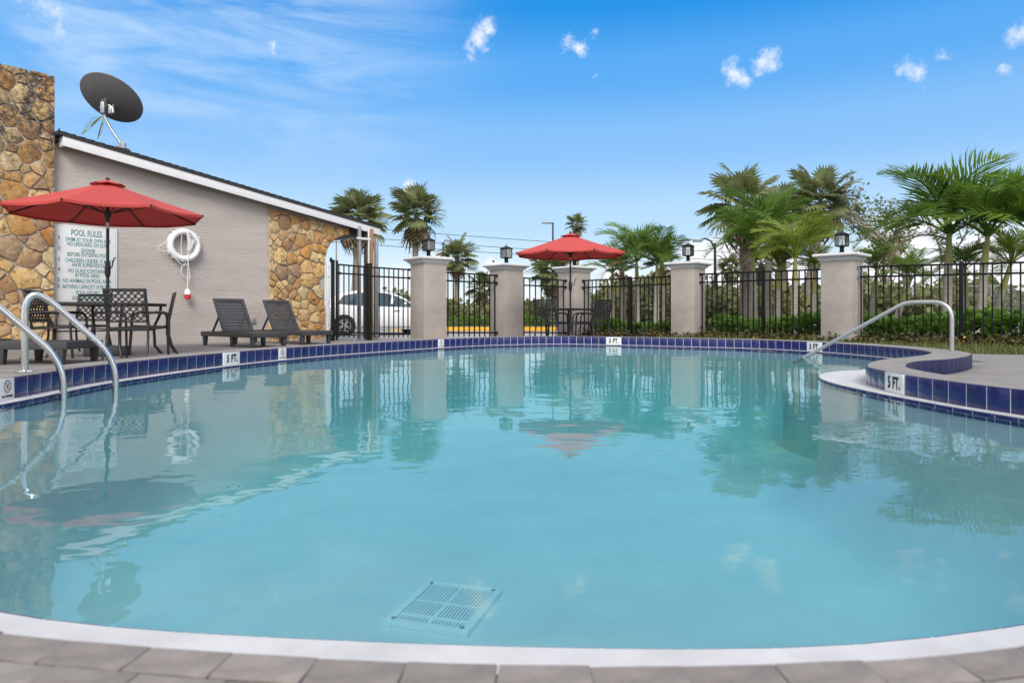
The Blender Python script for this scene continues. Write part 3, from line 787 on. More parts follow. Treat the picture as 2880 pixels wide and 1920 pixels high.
stones(cl, arcst, 8, SY-.012)

# tall stone pylon at the left
UL = -3.0; ZT = 4.80
pyl = thing('stone_pylon', 'tall wall of tan and brown field stones left of the stucco building', 'stone wall', (A.x, A.y, 0), RZ)
b = MB(); b.box(((UL-.012)/2, .30-.05, ZT/2-.06), (-UL-.012, .70, ZT+.10)); b.build('mortar', MT['mortar'], pyl)
cells = stone_cells(UL, -.015, -.05, ZT+.02, .275, 23)
stones(pyl, cells, 9, -.10)
# narrow flank of the pylon that turns towards the roof
b = MB()
for k in range(11):
    z0 = k*.435; 
    rr = stone_mesh([(-.34, z0), (.05, z0+random.uniform(-.05, .05)), (.05, z0+.43), (-.34, z0+.43)], random.Random(k+40))
    if rr:
        o = place('stone', rr[1], pyl, (-.012, .14, rr[0][1]), (0, 0, R(90))); o.scale = (1, .35, 1)
# ------------------------------------------------------------------ fence pillars with lanterns
def make_pillar(px_label, loc, rz, h, capz):
    t = thing('fence_pillar', px_label, 'pillar', (loc.x, loc.y, 0), rz, 'stucco pillars of the pool fence')
    a = .31
    b = MB(); b.box((0, 0, h/2-.05), (2*a, 2*a, h+.1)); b.build('shaft', MT['pillar_stucco'], t, bevel=.012)
    b = MB(); z = h
    prof = [(a+.02, 0), (a+.02, .022), (a+.045, .028), (a+.055, .055), (a+.055, .062), (a+.075, .066), (a+.105, .08), (a+.125, .105), (a+.128, .125), (a+.118, .146), (a+.09, .152), (.05, .172)]
    vs = []; fs = []
    for r, dz in prof: vs += [(-r, -r, z+dz), (r, -r, z+dz), (r, r, z+dz), (-r, r, z+dz)]
    k = len(prof)
    for i in range(k-1):
        for j in range(4): fs.append((4*i+j, 4*i+(j+1) % 4, 4*i+4+(j+1) % 4, 4*i+4+j))
    fs.append((0, 3, 2, 1)); fs.append(tuple(4*(k-1)+j for j in range(4)))
    b.add(vs, fs); me = b.mesh('cap', MT['cap_paint'])
    for p in me.polygons: p.use_smooth = True
    me.set_sharp_from_angle(angle=R(42)); place('cap', me, t)
    return t
LANT = None
def make_lantern(label, loc, rz, z):
    global LANT
    if LANT is None:
        t = thing('lantern', label, 'lantern', (loc.x, loc.y, z), rz, 'lanterns on the fence pillars'); LANT = t
        b = MB(); b.frust(.085, .075, 0, .012); b.frust(.06, .04, .012, .03); b.frust(.034, .034, .03, .125); b.frust(.045, .05, .125, .14); b.build('base', MT['black_metal'], t, bevel=.002)
        b = MB(); b.frust(.098, .112, .14, .158)
        for sx in (-1, 1):
            for sy in (-1, 1): b.box((sx*.103, sy*.103, .265), (.013, .013, .22))
        b.frust(.112, .112, .37, .382); b.build('frame', MT['black_metal'], t)
        for k in range(4):
            b = MB(); b.box((0, -.1005, .264), (.192, .004, .208)); o = b.build('pane', MT['pane'], t); o.rotation_euler = (0, 0, k*math.pi/2)
        b = MB(); b.frust(.128, .128, .383, .392); b.frust(.122, .05, .392, .435); b.frust(.04, .03, .435, .45); b.lathe([(.012, .45), (.012, .472), (.006, .48)], 8); b.build('roof', MT['black_metal'], t)
        b = MB(); b.tube([(.016*math.cos(x), 0, .495+.016*math.sin(x)) for x in [2*math.pi*i/12 for i in range(12)]], .0035, 5, True); b.build('finial_ring', MT['black_metal'], t)
        b = MB(); b.lathe([(.012, .14), (.012, .20)], 8); s = b.build('lamp_holder', MT['black_metal'], t)
        b = MB(); b.lathe([(.010, .20), (.016, .22), (.020, .245), (.012, .275), (.003, .285)], 10); b.build('bulb', MT['ring_white'], s, smooth=60)
        return t
    c = copy_tree(LANT); c.location = (loc.x, loc.y, z); c.rotation_euler = (0, 0, rz); c['label'] = label; return c
PIL = [(P1, .67, 1205, 741, 'first pillar from the stucco building, right of the gate'), (P2, .745, 1424, 759, 'second pillar, between the two shortest fence panels'),
       (P3, .70, 1614, 765, 'pillar right behind the far red umbrella and its table'), (P4, -.70, 1934, 754, 'pillar between the far umbrella and the nearest right pillar'), (P5, -.82, 2368, 733, 'largest and nearest pillar, beside the entry handrail')]
LL = ['black lantern on the first pillar, beside the gate and car', 'black lantern on the second pillar, left of the far umbrella', 'black lantern hidden partly behind the far red umbrella pole', 'black lantern on the pillar right of the far umbrella, against clouds', 'black lantern on the nearest right pillar, against lime palm fronds']
for (p, rz, px, cy, lab), ll in zip(PIL, LL):
    h = CAMZ+(HY-cy)/F*(p.y-.2); make_pillar('grey stucco fence pillar with white cap, '+lab, p, rz, h, h)
    make_lantern(ll, p, rz+.05, h+.171)
# little boxes left on the second cap
p = P2; b = MB(); b.box((-.28, .03, 1.745+.195), (.05, .05, .05)); o = b.build('cap_fixture', MT['black_metal']); o.location = (p.x-.05, p.y-.1, .012); tag(o, 'tiny black box left on top of the second pillar cap', 'fixture')

# ------------------------------------------------------------------ iron fence
pk_b = MB(); pk_b.box((0, 0, .5), (.024, .024, 1)); PK = pk_b.mesh('picket', MT['black_metal'])
def fence(label, a, b_, top, mid, bot, n, post_at=(), z0=.02, br=(0, 1), tape=None, name='iron_fence', cat='fence', ends=True, skirt_=.10):
    """a, b_: ends in plan; top/mid/bot: heights at both ends"""
    d = b_-a; L = d.length; t = thing(name, label, cat, (a.x, a.y, 0), math.atan2(d.y, d.x))
    lerp = lambda q, s: q[0]+(q[1]-q[0])*s
    for nm, q in (('rail', top), ('rail', mid), ('rail', bot)):
        r = MB(); r.bar((0, 0, q[0]), (L, 0, q[1]), .032, .036); r.build('rail', MT['black_metal'], t)
    for k in range(n):
        s = (k+.5)/n
        if any(abs(s-x) < .4/n for x in post_at): continue
        zb = lerp(bot, s)-skirt_; place('picket', PK, t, (s*L, 0, zb), None, (1, 1, lerp(top, s)-.012-zb))
    for s in post_at:
        p = MB(); h = lerp(top, s)+.05; p.box((s*L, 0, h/2-.03), (.064, .064, h+.06)); p.frust(.036, .036, 0, .001); p.v = p.v[:8]; p.f = p.f[:6]; p.build('post', MT['black_metal'], t, bevel=.003)
    for e in br:
        for q in (top, mid, bot):
            p = MB(); p.box((L*e+(.02 if e == 0 else -.02), 0, q[e]), (.06, .056, .056)); o = p.build('bracket', MT['tape_blue'] if tape == e else MT['black_metal'], t, bevel=.004)
            if tape == e: o['label'] = 'bracket wrapped in blue tape'
    return t
def zy(py, Z): return CAMZ+(HY-py)/F*Z
def edge(p, rz, sx, sy=0, d=.31):
    """middle of a pillar face"""
    return p+Vector((math.cos(rz), math.sin(rz)))*sx*d+Vector((-math.sin(rz), math.cos(rz)))*sy*d
G0 = at(946, 15.45).xy; G1 = at(1030, 15.75).xy; e1 = at(1154, 16.2).xy
def span(lab, a, b_, ya, yb, n, **k):
    return fence(lab, a, b_, (zy(ya[0], a.y), zy(yb[0], b_.y)), (zy(ya[1], a.y), zy(yb[1], b_.y)), (zy(ya[2], a.y), zy(yb[2], b_.y)), n, **k)
# gate between two stout posts, then the fixed panel
g = span('black iron gate standing between two stout posts beside the stone corner', G0, G1, (743.5, 768, 933), (750.5, 773, 936), 6, br=(), name='iron_gate', cat='gate', skirt_=.12)
b = MB(); b.box((.01, 0, .92), (.05, .05, 1.80)); b.build('gate_stile', MT['black_metal'], g, bevel=.004)
b = MB(); b.box((.05, -.01, 1.53), (.09, .05, .06)); b.box(((G1-G0).length-.03, 0, 1.50), (.06, .05, .07)); b.build('hinge', MT['black_metal'], g, bevel=.006)
b = MB(); b.box(((G1-G0).length-.01, 0, .90), (.04, .04, 1.70)); b.build('gate_stile', MT['black_metal'], g)
for px, Z, yt, wd, lab in ((936, 15.4, 733, .075, 'black gate post next to the white downpipe and stone'), (1038, 15.8, 743, .105, 'black gate post in the middle, in front of the white car')):
    p = at(px, Z); h = zy(yt, Z); b = MB(); b.box((0, 0, h/2-.05), (wd, wd, h+.1)); t = thing('gate_post', lab, 'post', (p.x, p.y, 0), .5, 'posts of the gate')
    b.build('post', MT['black_metal'], t, bevel=.004); b = MB(); b.box((0, 0, h+.008), (wd+.012, wd+.012, .02)); b.build('post_cap', MT['black_metal'], t, bevel=.004)
b = MB(); b.lathe([(.03, 0), (.034, .06), (.02, .10)], 10); o = b.build('latch', MT['black_metal'], thing('gate_latch', 'small black latch on top of the left gate post', 'latch', tuple(at(931, 15.35, 733)-Vector((0, 0, .03)))))
span('black iron fence panel in front of the white car, left of the first pillar', at(1046, 15.85).xy, e1, (752, 777, 937), (758.5, 782, 937), 8, br=(1,))
span('black iron fence panel between the first and second pillars', edge(P1, .67, 1), edge(P2, .745, -1), (765, 788.5, 935), (775, 796, 935.5), 11, br=(1,))
span('narrow black fence panel left of the far umbrella, behind the chair', edge(P2, .745, 1), edge(P3, .70, -1), (780, 801, 934), (789, 807, 936), 9, br=(1,))
span('black iron fence panel right of the far umbrella, one post midway', edge(P3, .70-math.pi/2, 1), edge(P4, -.70, -1), (789.5, 809, 937.5), (776.5, 798, 938.5), 23, post_at=(.525,), br=(0,))
span('black iron fence panel left of the nearest right pillar, one post midway', edge(P4, -.70, 1), edge(P5, -.82, -1), (771.5, 794.5, 941.5), (757, 782.5, 947.5), 23, post_at=(.535,), br=(0,))
E5 = edge(P5, -.82, 1); f_end = at(2884, 12.2).xy; dd = (f_end-E5)
span('long black iron fence panel at the far right, blue tape on its brackets', E5, E5+dd*1.25, (751, 779, 950.5), (738-4, 768-4, 964+5), 25, post_at=(.52, 1.0), br=(0,), tape=0)

# ------------------------------------------------------------------ umbrellas
def make_umbrella(label, x, y, rz, apex, edge_z, rad, tilt=0, base=True):
    t = thing('patio_umbrella', label, 'umbrella', (x, y, 0), rz, 'red patio umbrellas')
    top = apex-.05
    cor = [Vector((rad*math.cos(R(45*k)), rad*math.sin(R(45*k)), edge_z)) for k in range(8)]
    ap = Vector((0, 0, top))
    for k in range(8):
        a, b_ = cor[k], cor[(k+1) % 8]; n = 6; vs = []; fs = []
        for i in range(n+1):
            s = i/n
            for j in range(5):
                q = j/4; p = ap.lerp(a.lerp(b_, q), s)
                sag = .035*math.sin(math.pi*s)*.5+.045*s*(4*q*(1-q)); p.z -= sag*.6; r_ = Vector((p.x, p.y, 0))
                if s > .9: p -= r_*(.028*4*q*(1-q))
                vs.append(p)
        for i in range(n):
            for j in range(4): fs.append((i*5+j, i*5+5+j, i*5+6+j, i*5+1+j))
        # hem turned down along the edge
        e0 = n*5; m0 = len(vs)
        for j in range(5): vs.append(vs[e0+j]+Vector((0, 0, -.035)))
        for j in range(4): fs.append((e0+j, m0+j, m0+j+1, e0+j+1))
        b = MB(); b.add(vs, fs); b.build('canopy_panel', MT['red_cloth'], t, smooth=30)
    b = MB(); m = 16; vs = [(0, 0, apex-.012)]; fs = []
    for i in range(m):
        a = 2*math.pi*i/m+R(0); r_ = .24*(1 if i % 2 == 0 else .93); vs.append((r_*math.cos(a), r_*math.sin(a), apex-.098+(0 if i % 2 == 0 else .016)))
    fs = [(0, 1+i, 1+(i+1) % m) for i in range(m)]; b.add(vs, fs); b.build('vent_cap', MT['red_cloth'], t)
    b = MB(); b.lathe([(.03, apex-.014), (.032, apex+.0), (.01, apex+.02)], 10); b.build('finial', MT['pole_bronze'], t)
    b = MB(); b.tube([(0, 0, .05), (0, 0, apex)], .021, 12); b.build('pole', MT['pole_bronze'], t, smooth=40)
    b = MB(); b.lathe([(.024, 1.83), (.024, 1.92)], 12); b.build('collar', MT['dull_steel'], t, smooth=40)
    b = MB(); b.lathe([(.021, edge_z-.10), (.032, edge_z-.08), (.045, edge_z-.03), (.05, edge_z+.01), (.02, edge_z+.02)], 12); b.build('runner_hub', MT['pole_bronze'], t, smooth=40)
    for k in range(8):
        c = cor[k]; b = MB(); dz = Vector((0, 0, .022)); b.bar(ap-dz*1.4, c-dz, .012, .018)
        rb = b.build('rib', MT['pole_bronze'], t)
        b = MB(); mid = ap.lerp(c, .52)-dz; b.bar((0.03*math.cos(R(45*k)), .03*math.sin(R(45*k)), edge_z), mid, .012, .012); b.build('strut', MT['pole_bronze'], rb)
        b = MB(); b.lathe([(.012, -.03), (.014, .0), (.006, .008)], 8); o = b.build('rib_tip', MT['pole_bronze'], rb); o.location = c
    b = MB(); b.lathe([(.026, 1.13), (.038, 1.18), (.040, 1.28), (.028, 1.36)], 12); cb = b.build('crank_housing', MT['pole_bronze'], t, smooth=40)
    b = MB(); b.tube([(.03, -.03, 1.25), (.075, -.05, 1.27), (.105, -.05, 1.40), (.13, -.055, 1.41)], .009, 6); b.build('crank_handle', MT['pole_bronze'], cb, smooth=40)
    if base:
        b = MB(); b.lathe([(.29, 0), (.30, .03), (.30, .11), (.285, .135), (.06, .15), (.03, .155), (.03, .30)], 32); b.build('base', MT['lounger'], t, smooth=35)
    if tilt: t.rotation_euler = (tilt, tilt*.6, rz)
    return t
UM1 = at(303, 9.85); UM2 = at(1604, 15.5)
make_umbrella('large near red umbrella over the left table by the pool rules sign', UM1.x, UM1.y, R(8), 2.55, 2.05, 1.30)
make_umbrella('smaller far red umbrella at the far end of the pool, before the fence', UM2.x, UM2.y, R(18), 2.46, 1.97, 1.29)

# ------------------------------------------------------------------ tables and chairs
def make_table(label, x, y, rz, side, hgt):
    t = thing('patio_table', label, 'table', (x, y, 0), rz, 'black metal patio tables'); h = side/2
    b = MB(); b.box((0, 0, hgt-.012), (side-.04, side-.04, .016)); b.build('tabletop', MT['patio_black'], t)
    b = MB()
    for s in (-1, 1): b.box((0, s*(h-.02), hgt-.018), (side, .04, .042)); b.box((s*(h-.02), 0, hgt-.018), (.04, side-.082, .042))
    b.build('table_rim', MT['patio_black'], t, bevel=.005)
    for sx in (-1, 1):
        for sy in (-1, 1):
            b = MB(); q = [(sx*(h-.06), sy*(h-.06), hgt-.04), (sx*(h-.07), sy*(h-.07), hgt-.16), (sx*(h-.13), sy*(h-.13), .40), (sx*(h-.12), sy*(h-.12), .12), (sx*(h-.05), sy*(h-.05), 0.0)]
            b.tube(q, .021, 8); b.build('leg', MT['patio_black'], t, smooth=50)
    b = MB(); b.bar((-h+.13, -h+.13, .36), (h-.13, h-.13, .36), .02); b.bar((-h+.13, h-.13, .383), (h-.13, -h+.13, .383), .02); b.build('stretcher', MT['patio_black'], t)
    return t
CHAIR = None
def make_chair(label, x, y, rz):
    """chair faces its own +y"""
    global CHAIR
    if CHAIR:
        c = copy_tree(CHAIR); c.location = (x, y, 0); c.rotation_euler = (0, 0, rz); c['label'] = label; return c
    t = thing('patio_chair', label, 'chair', (x, y, 0), rz, 'black lattice back patio chairs'); CHAIR = t
    m = MT['patio_black']; W = .255
    back = lambda z: -.22-(z-.42)*.20                # back plane leans
    zb, ztp = .50, .91
    b = MB()
    for s in (-1, 1): b.bar((s*W, back(.40), .40), (s*W, back(ztp), ztp), .036, .022)
    b.bar((-W-.018, back(ztp), ztp), (W+.018, back(ztp), ztp), .024, .034); b.bar((-W, back(zb), zb), (W, back(zb), zb), .02, .022)
    b.build('back_frame', m, t, bevel=.003)
    b = MB(); nx, nz = 6, 5; cw_, ch_ = 2*W/nx, (ztp-zb)/nz
    for i in range(nx):
        for k in range(nz):
            x0, x1_ = -W+i*cw_, -W+(i+1)*cw_; z0, z1_ = zb+k*ch_, zb+(k+1)*ch_; cx, cz = (x0+x1_)/2, (z0+z1_)/2
            P = lambda x_, z_: (x_, back(z_), z_)
            b.bar(P(x0, cz), P(cx, z1_), .011, .014); b.bar(P(cx, z1_), P(x1_, cz), .011, .014); b.bar(P(x1_, cz), P(cx, z0), .011, .014); b.bar(P(cx, z0), P(x0, cz), .011, .014)
            if i: b.box(P(x0, cz), (.026, .008, .026), ry=R(45))
            if k: b.box(P(cx, z0), (.022, .009, .022), ry=R(45))
            b.bar(P(cx, z0), P(cx, z0+.03), .007, .008); b.bar(P(cx, z1_), P(cx, z1_-.03), .007, .008)
    b.build('back_lattice', m, t)
    b = MB()
    for s in (-1, 1): b.bar((s*W, -.23, .405), (s*W, .25, .42), .03, .03)
    b.bar((-W, .25, .42), (W, .25, .42), .03, .03); b.bar((-W, -.23, .405), (W, -.23, .405), .03, .03); b.build('seat_frame', m, t, bevel=.003)
    b = MB()
    for k in range(9): yy = -.20+k*.052; b.box((0, yy, .415+.012*math.cos(k)), (2*W-.03, .034, .01))
    for k in range(5): b.box((-.18+k*.09, .01, .408), (.02, .46, .008))
    b.build('seat', m, t)
    for s in (-1, 1):
        b = MB(); b.tube([(s*(W+.025), .28, 0), (s*(W+.022), .26, .30), (s*(W+.02), .245, .55), (s*(W+.02), .215, .60), (s*(W+.02), .15, .625), (s*(W+.015), -.05, .625), (s*(W+.005), -.25, .61)], .0165, 8)
        b.build('arm_leg', m, t, smooth=50)
        b = MB(); b.tube([(s*W, back(.48), .48), (s*W, -.235, .40), (s*W, -.23, .30), (s*(W+.01), -.27, .14), (s*(W+.012), -.35, 0)], .0165, 8); b.build('leg', m, t, smooth=50)
    return t
make_table('large black patio table under the near umbrella', UM1.x-.02, UM1.y, .0, 1.16, .755)
make_table('small black patio table under the far umbrella', UM2.x-.02, UM2.y-.02, R(43), .92, .73)
def cp(px, Z): p = at(px, Z); return p.x, p.y
make_chair('black lattice chair with its back to the pool, under the near umbrella', *cp(386, 9.05), R(2))
make_chair('black lattice chair behind the left table, below the rules sign', *cp(236, 10.75), R(182))
make_chair('black lattice chair right of the left table, below the life ring', *cp(424, 10.25), R(120))
make_chair('black lattice chair left of the left table, behind the steel rails', *cp(165, 9.45), R(-78))
make_chair('black lattice chair at the left side of the far table', *cp(1550, 15.1), R(-32))
make_chair('black lattice chair at the right side of the far table, rear view', *cp(1668, 15.15), R(40))
make_chair('black lattice chair right of the far table, half hidden by another', *cp(1650, 16.2), R(105))

# ------------------------------------------------------------------ sun loungers
LNG = None
def make_lounger(label, x, y, rz):
    """foot end at the origin, head towards -x, raised back"""
    global LNG
    if LNG:
        c = copy_tree(LNG); c.location = (x, y, 0); c.rotation_euler = (0, 0, rz); c['label'] = label; return c
    t = thing('sun_lounger', label, 'sun lounger', (x, y, 0), rz, 'dark slatted plastic sun loungers'); LNG = t
    W, L, H0 = .70, 1.95, .27; m = MT['lounger']
    b = MB()
    for s in (-1, 1): b.box((-L/2, s*(W/2-.025), H0-.045), (L, .05, .09))
    b.box((-.025, 0, H0-.045), (.05, W-.102, .09)); b.box((-L+.025, 0, H0-.045), (.05, W-.102, .09)); b.build('frame', m, t, bevel=.008)
    for k in range(11):
        b = MB(); b.box((-.085-k*.098, 0, H0-.006), (.088, W-.104, .018)); b.build('slat', m, t, bevel=.003)
    for lx in (-.09, -.80, -L+.10):
        for s in (-1, 1):
            b = MB(); b.frust(.030, .040, 0, H0-.085); o = b.build('leg', m, t, bevel=.006); o.location = (lx, s*(W/2-.045), 0)
    bk = bpy.data.objects.new('backrest', None); COL.objects.link(bk); bk.parent = t; bk.location = (-1.15, 0, H0); bk.rotation_euler = (0, R(-122), 0)
    bl = .74
    b = MB()
    for s in (-1, 1): b.box((bl/2, s*(W/2-.07), 0), (bl, .06, .035))
    b.box((bl-.03, 0, 0), (.06, W-.204, .035)); b.box((.03, 0, 0), (.06, W-.204, .035)); b.build('back_frame', m, bk, bevel=.006)
    for k in range(10):
        b = MB(); b.box((.085+k*.063, 0, .004), (.052, W-.205, .018), ry=R(-8)); b.build('slat', m, bk, bevel=.003)
    b = MB()
    for s in (-1, 1): b.bar((-1.68, s*.26, H0-.05), (-1.36, s*.26, H0+.33), .03, .03)
    b.build('prop', m, t)
    return t
LZ = math.atan2(Nn.y, Nn.x)
def lng(px, py, label, dz=0):
    g_ = gnd(px, py); c = g_.xy + U*.31 + Nn*.08
    return make_lounger(label, c.x, c.y, LZ+dz)
lng(711, 978.7, 'dark slatted sun lounger by the grey wall, left of the pair')
lng(850, 969.5, 'dark slatted sun lounger against the tan stone panel, right of the pair')
fl_ = make_lounger('dark sun lounger lying flat, cut off at the left edge behind the steel rails', -5.22, 8.36, R(-1))
for ch in fl_.children:
    if ch.name.startswith('backrest'): ch.rotation_euler = (0, R(-179), 0)
    if ch.name.startswith('prop'): ch.scale = (1, 1, .5)

# ------------------------------------------------------------------ pool rules sign
su0, sz1 = wall_pt(152, 629, .03); su1, _ = wall_pt(330, 641, .03); _, sz0 = wall_pt(152, 848, .03)
sw, sh_ = su1-su0, sz1-sz0
q = A+Nn*.012+U*(su0+su1)/2
sg = thing('pool_rules_sign', 'white board lettered POOL RULES in green on the grey wall', 'sign', (q.x, q.y, (sz0+sz1)/2), RZ)
b = MB(); b.box((0, -.006, 0), (sw, .014, sh_)); b.build('board', MT['sign_white'], sg, bevel=.002)
items = []
def line(txt, x0, x1, y, cap):
    """x0, x1, y, cap height measured on the board (500..1080 across, 228..948 down)"""
    me = text_mesh(txt, cap/720*sh_/.70, MT['ink_green'], cap/720*sh_*.02)
    xs = [v.co.x for v in me.vertices]; w0 = max(xs)-min(xs); c0 = (max(xs)+min(xs))/2; tw = (x1-x0)/580*sw
    for v in me.vertices: v.co.x = (v.co.x-c0)*tw/w0
    items.append((me, Matrix.Translation((((x0+x1)/2-500)/580*sw-sw/2, -.0145, sh_/2-(y-228)/720*sh_)) @ Matrix.Rotation(R(90), 4, 'X')))
line('POOL RULES', 652, 933, 297, 58)
for n_, x0, x1, y in (('1', 538, 549, 350), ('2', 535, 554, 450), ('-3', 518, 554, 552), ('4', 533, 554, 648), ('5', 531, 551, 745), ('6', 530, 551, 802)): line(n_, x0, x1, y, 36)
for tx, x0, x1, y in (('SWIM AT YOUR OWN RISK', 600, 1022, 362), ('NO LIFEGUARD ON DUTY', 615, 1000, 405), ('SHOWER', 741, 872, 462), ('BEFORE ENTERING POOL', 617, 1000, 502), ('CHILDREN UNDER 12 MUST', 598, 1042, 558), ('HAVE SUPERVISION', 658, 953, 600),
                      ('NO GLASS CONTAINERS', 624, 1000, 655), ('IN POOL AREA', 688, 910, 697), ('NO ANIMALS IN POOL AREA', 576, 1022, 750), ('BATHING CAPACITY 14 PEOPLE', 576, 1020, 806), ('POOL HOURS', 695, 905, 862), ('SUNRISE TO SUNSET', 660, 945, 912)):
    line(tx, x0, x1, y, 37)
place('lettering', join_meshes(items, 'lettering', MT['ink_green']), sg)
b = MB()
for s in (-1, 1): b.box((s*(sw/2-.03), -.0135, 0), (.003, .001, sh_-.06)); b.box((0, -.0135, s*(sh_/2-.03)), (sw-.066, .001, .003))
b.build('border_line', MT['fitting'], sg)

# ------------------------------------------------------------------ life ring
lu, lz = wall_pt(517, 690, .08); q = A+U*lu+Nn*.075
lr = thing('life_ring', 'white life ring hanging on the grey wall with its throw rope', 'life ring', (q.x, q.y, lz), RZ)
RR, rr_ = .275, .085
b = MB(); b.tube([(RR*math.cos(2*math.pi*i/40), 0, RR*math.sin(2*math.pi*i/40)) for i in range(40)], rr_, 14, True, .8); b.build('ring', MT['ring_white'], lr, smooth=60)
for k in range(4):
    a = R(40+90*k); b = MB(); c = Vector((RR*math.cos(a), 0, RR*math.sin(a))); rd = Vector((math.cos(a), 0, math.sin(a)))
    for da in (-.05, .05):
        b.tube([c+rd*math.cos(x)*(rr_+.004)+Vector((0, 1, 0))*math.sin(x)*(rr_*.8+.004)+Vector((-rd.z, 0, rd.x))*da for x in [2*math.pi*i/14 for i in range(14)]], .006, 5, True)
    b.build('strap', MT['grey_paint'] if k == 1 else MT['rope_white'], lr)
b = MB()
b.tube([(-.30, -.05, .09), (-.42, -.04, .0), (-.52, -.03, -.08), (-.50, -.03, -.15), (-.40, -.04, -.15), (-.27, -.06, -.15)], .009, 6)
b.tube([(-.25, -.06, -.17), (-.20, -.06, -.28), (-.10, -.06, -.38), (.0, -.06, -.42), (.05, -.05, -.40), (.02, -.05, -.36), (-.06, -.05, -.44), (-.08, -.05, -.54), (-.02, -.05, -.63), (.07, -.05, -.70), (.11, -.05, -.66), (.09, -.05, -.5), (.07, -.05, -.34)], .009, 6)
b.tube([(.05, -.1, .26), (.05, -.09, 0), (.05, -.085, -.35), (.055, -.06, -.6), (.05, -.05, -.90)], .009, 6)
b.tube([(-.06, -.05, .20), (-.07, -.04, .0), (-.07, -.05, -.2), (-.05, -.07, -.34)], .008, 6)
for k in range(7):
    rnd = random.Random(k); x = .03+.12*rnd.random()
    b.tube([(x*.5, -.10-.008*k, .30-.02*k), (x+.05*rnd.random(), -.12, .14), (x+.06*rnd.random()-.03, -.10, .0-.05*rnd.random()), (x*.6, -.10, -.12+.04*rnd.random()), (.03+.02*k, -.11, .08), (.02, -.11, .27)], .009, 6)
b.build('rope', MT['rope_white'], lr, smooth=60)
b = MB(); b.lathe([(.018, .0), (.05, -.03), (.062, -.10), (.062, -.115)], 16, (.05, -.06, -.88)); fl = b.build('float', MT['ring_white'], lr, smooth=45)
b = MB(); b.lathe([(.062, -.116), (.063, -.16), (.055, -.20), (.03, -.215)], 16, (.05, -.06, -.88)); b.build('float_end', MT['red_plastic'], fl, smooth=45)

# ------------------------------------------------------------------ steel rails
def arc_path(pts, rads):
    """polyline with its corners rounded"""
    out = [Vector(pts[0])]
    for i in range(1, len(pts)-1):
        p, a, c = Vector(pts[i]), Vector(pts[i-1]), Vector(pts[i+1]); u = (a-p).normalized(); v = (c-p).normalized(); r = rads[i-1]
        s = p+u*r; e = p+v*r
        for k in range(9): t = k/8; out.append(s.lerp(p, t).lerp(p.lerp(e, t), t))
    out.append(Vector(pts[-1])); return out
def grab_rail(label, x, y):
    t = thing('grab_rail', label, 'handrail', (x, y, 0), math.atan2(.33, .49), 'pool ladder rails')
    path = arc_path([(0, 0, .15), (0, 0, .865), (.56, 0, .285), (.60, 0, .10), (.60, 0, -.13)], [.29, .14, .06])
    b = MB(); b.tube(path, .0245, 18); b.build('tube', MT['steel'], t, smooth=60)
    b = MB(); b.lathe([(.062, .152), (.062, .158), (.045, .168), (.028, .172)], 20); b.build('flange', MT['steel'], t, smooth=40)
GR2 = gnd(70, 1047, CURB)
grab_rail('steel grab rail farther from the camera, standing on a round flange', GR2.x, GR2.y)
grab_rail('steel grab rail nearer the camera, cut off at the left edge', GR2.x-.135, GR2.y-.44)
h0 = gnd(2677, 987, CURB); h1 = gnd(2252, 1004, WATER_Z)
d = (h1-h0).xy; Lh = d.length; t = thing('entry_handrail', 'long dull steel handrail sloping into the bay at the right', 'handrail', (h0.x, h0.y, 0), math.atan2(d.y, d.x))
zt_ = zy(849, h0.y+.2)
e = .25; slope = (-.05-zt_)/(Lh*(1-.27))
path = arc_path([(0, 0, .13), (0, 0, zt_), (Lh*.27, 0, zt_), (Lh, 0, -.05), (Lh*1.05, 0, -.05+slope*Lh*.05)], [.22, .12, .02])
b = MB(); b.tube(path, .0255, 16); b.build('tube', MT['dull_steel'], t, smooth=60)

# ------------------------------------------------------------------ things on the pool floor
def floor_at(px, py, z):
    return gnd(px, py, z)
c4 = [floor_at(px, py, FLOOR+.03) for px, py in ((1204, 1613), (1380, 1655), (1313, 1808), (1117, 1738))]
cen = sum(c4, Vector())/4; ex = ((c4[1]-c4[0])+(c4[2]-c4[3]))/2; ey = ((c4[0]-c4[3])+(c4[1]-c4[2]))/2
dr = thing('pool_drain', 'square white drain grate on the pool floor near the camera', 'drain', (cen.x, cen.y, FLOOR), R(-17))
w_, l_ = .54, .66
b = MB()
for s in (-1, 1): b.box((s*(w_/2-.028), 0, .016), (.056, l_, .032)); b.box((0, s*(l_/2-.028), .016), (w_-.114, .056, .032))
b.box((0, 0, .015), (.02, l_-.114, .029)); b.box((0, .02, .014), (w_-.114, .016, .027)); b.box((0, -l_/2+.14, .014), (w_-.114, .03, .027)); b.build('frame', MT['drain_white'], dr, bevel=.005)
b = MB(); n_ = 20
for k in range(n_):
    x = -w_/2+.06+(w_-.12)*(k+.5)/n_; b.box((x, 0, .014), ((w_-.12)/n_*.58, l_-.116, .022))
b.build('grate', MT['drain_white'], dr)
b = MB(); b.box((0, 0, .001), (w_-.1, l_-.1, .003)); b.build('sump', MT['sump'], dr)
for sx in (-1, 1):
    for sy in (-1, 1): b = MB(); b.lathe([(.014, .03), (.014, .036), (.004, .038)], 8); o = b.build('screw', MT['fitting'], dr); o.location = (sx*(w_/2-.05), sy*(l_/2-.05), 0)
p = floor_at(656, 1369, -1.235)
t = thing('pool_light', 'round pale fitting on the pool floor at the left', 'pool light', (p.x, p.y, -1.245))
b = MB(); b.lathe([(.135, 0), (.13, .012), (.10, .02), (.02, .022)], 24); b.build('cover', MT['drain_white'], t, smooth=40)
for k in range(3): b = MB(); a = 2.1*k; b.lathe([(.012, .01), (.012, .026)], 8); o = b.build('screw', MT['fitting'], t); o.location = (.06*math.cos(a), .06*math.sin(a), 0)

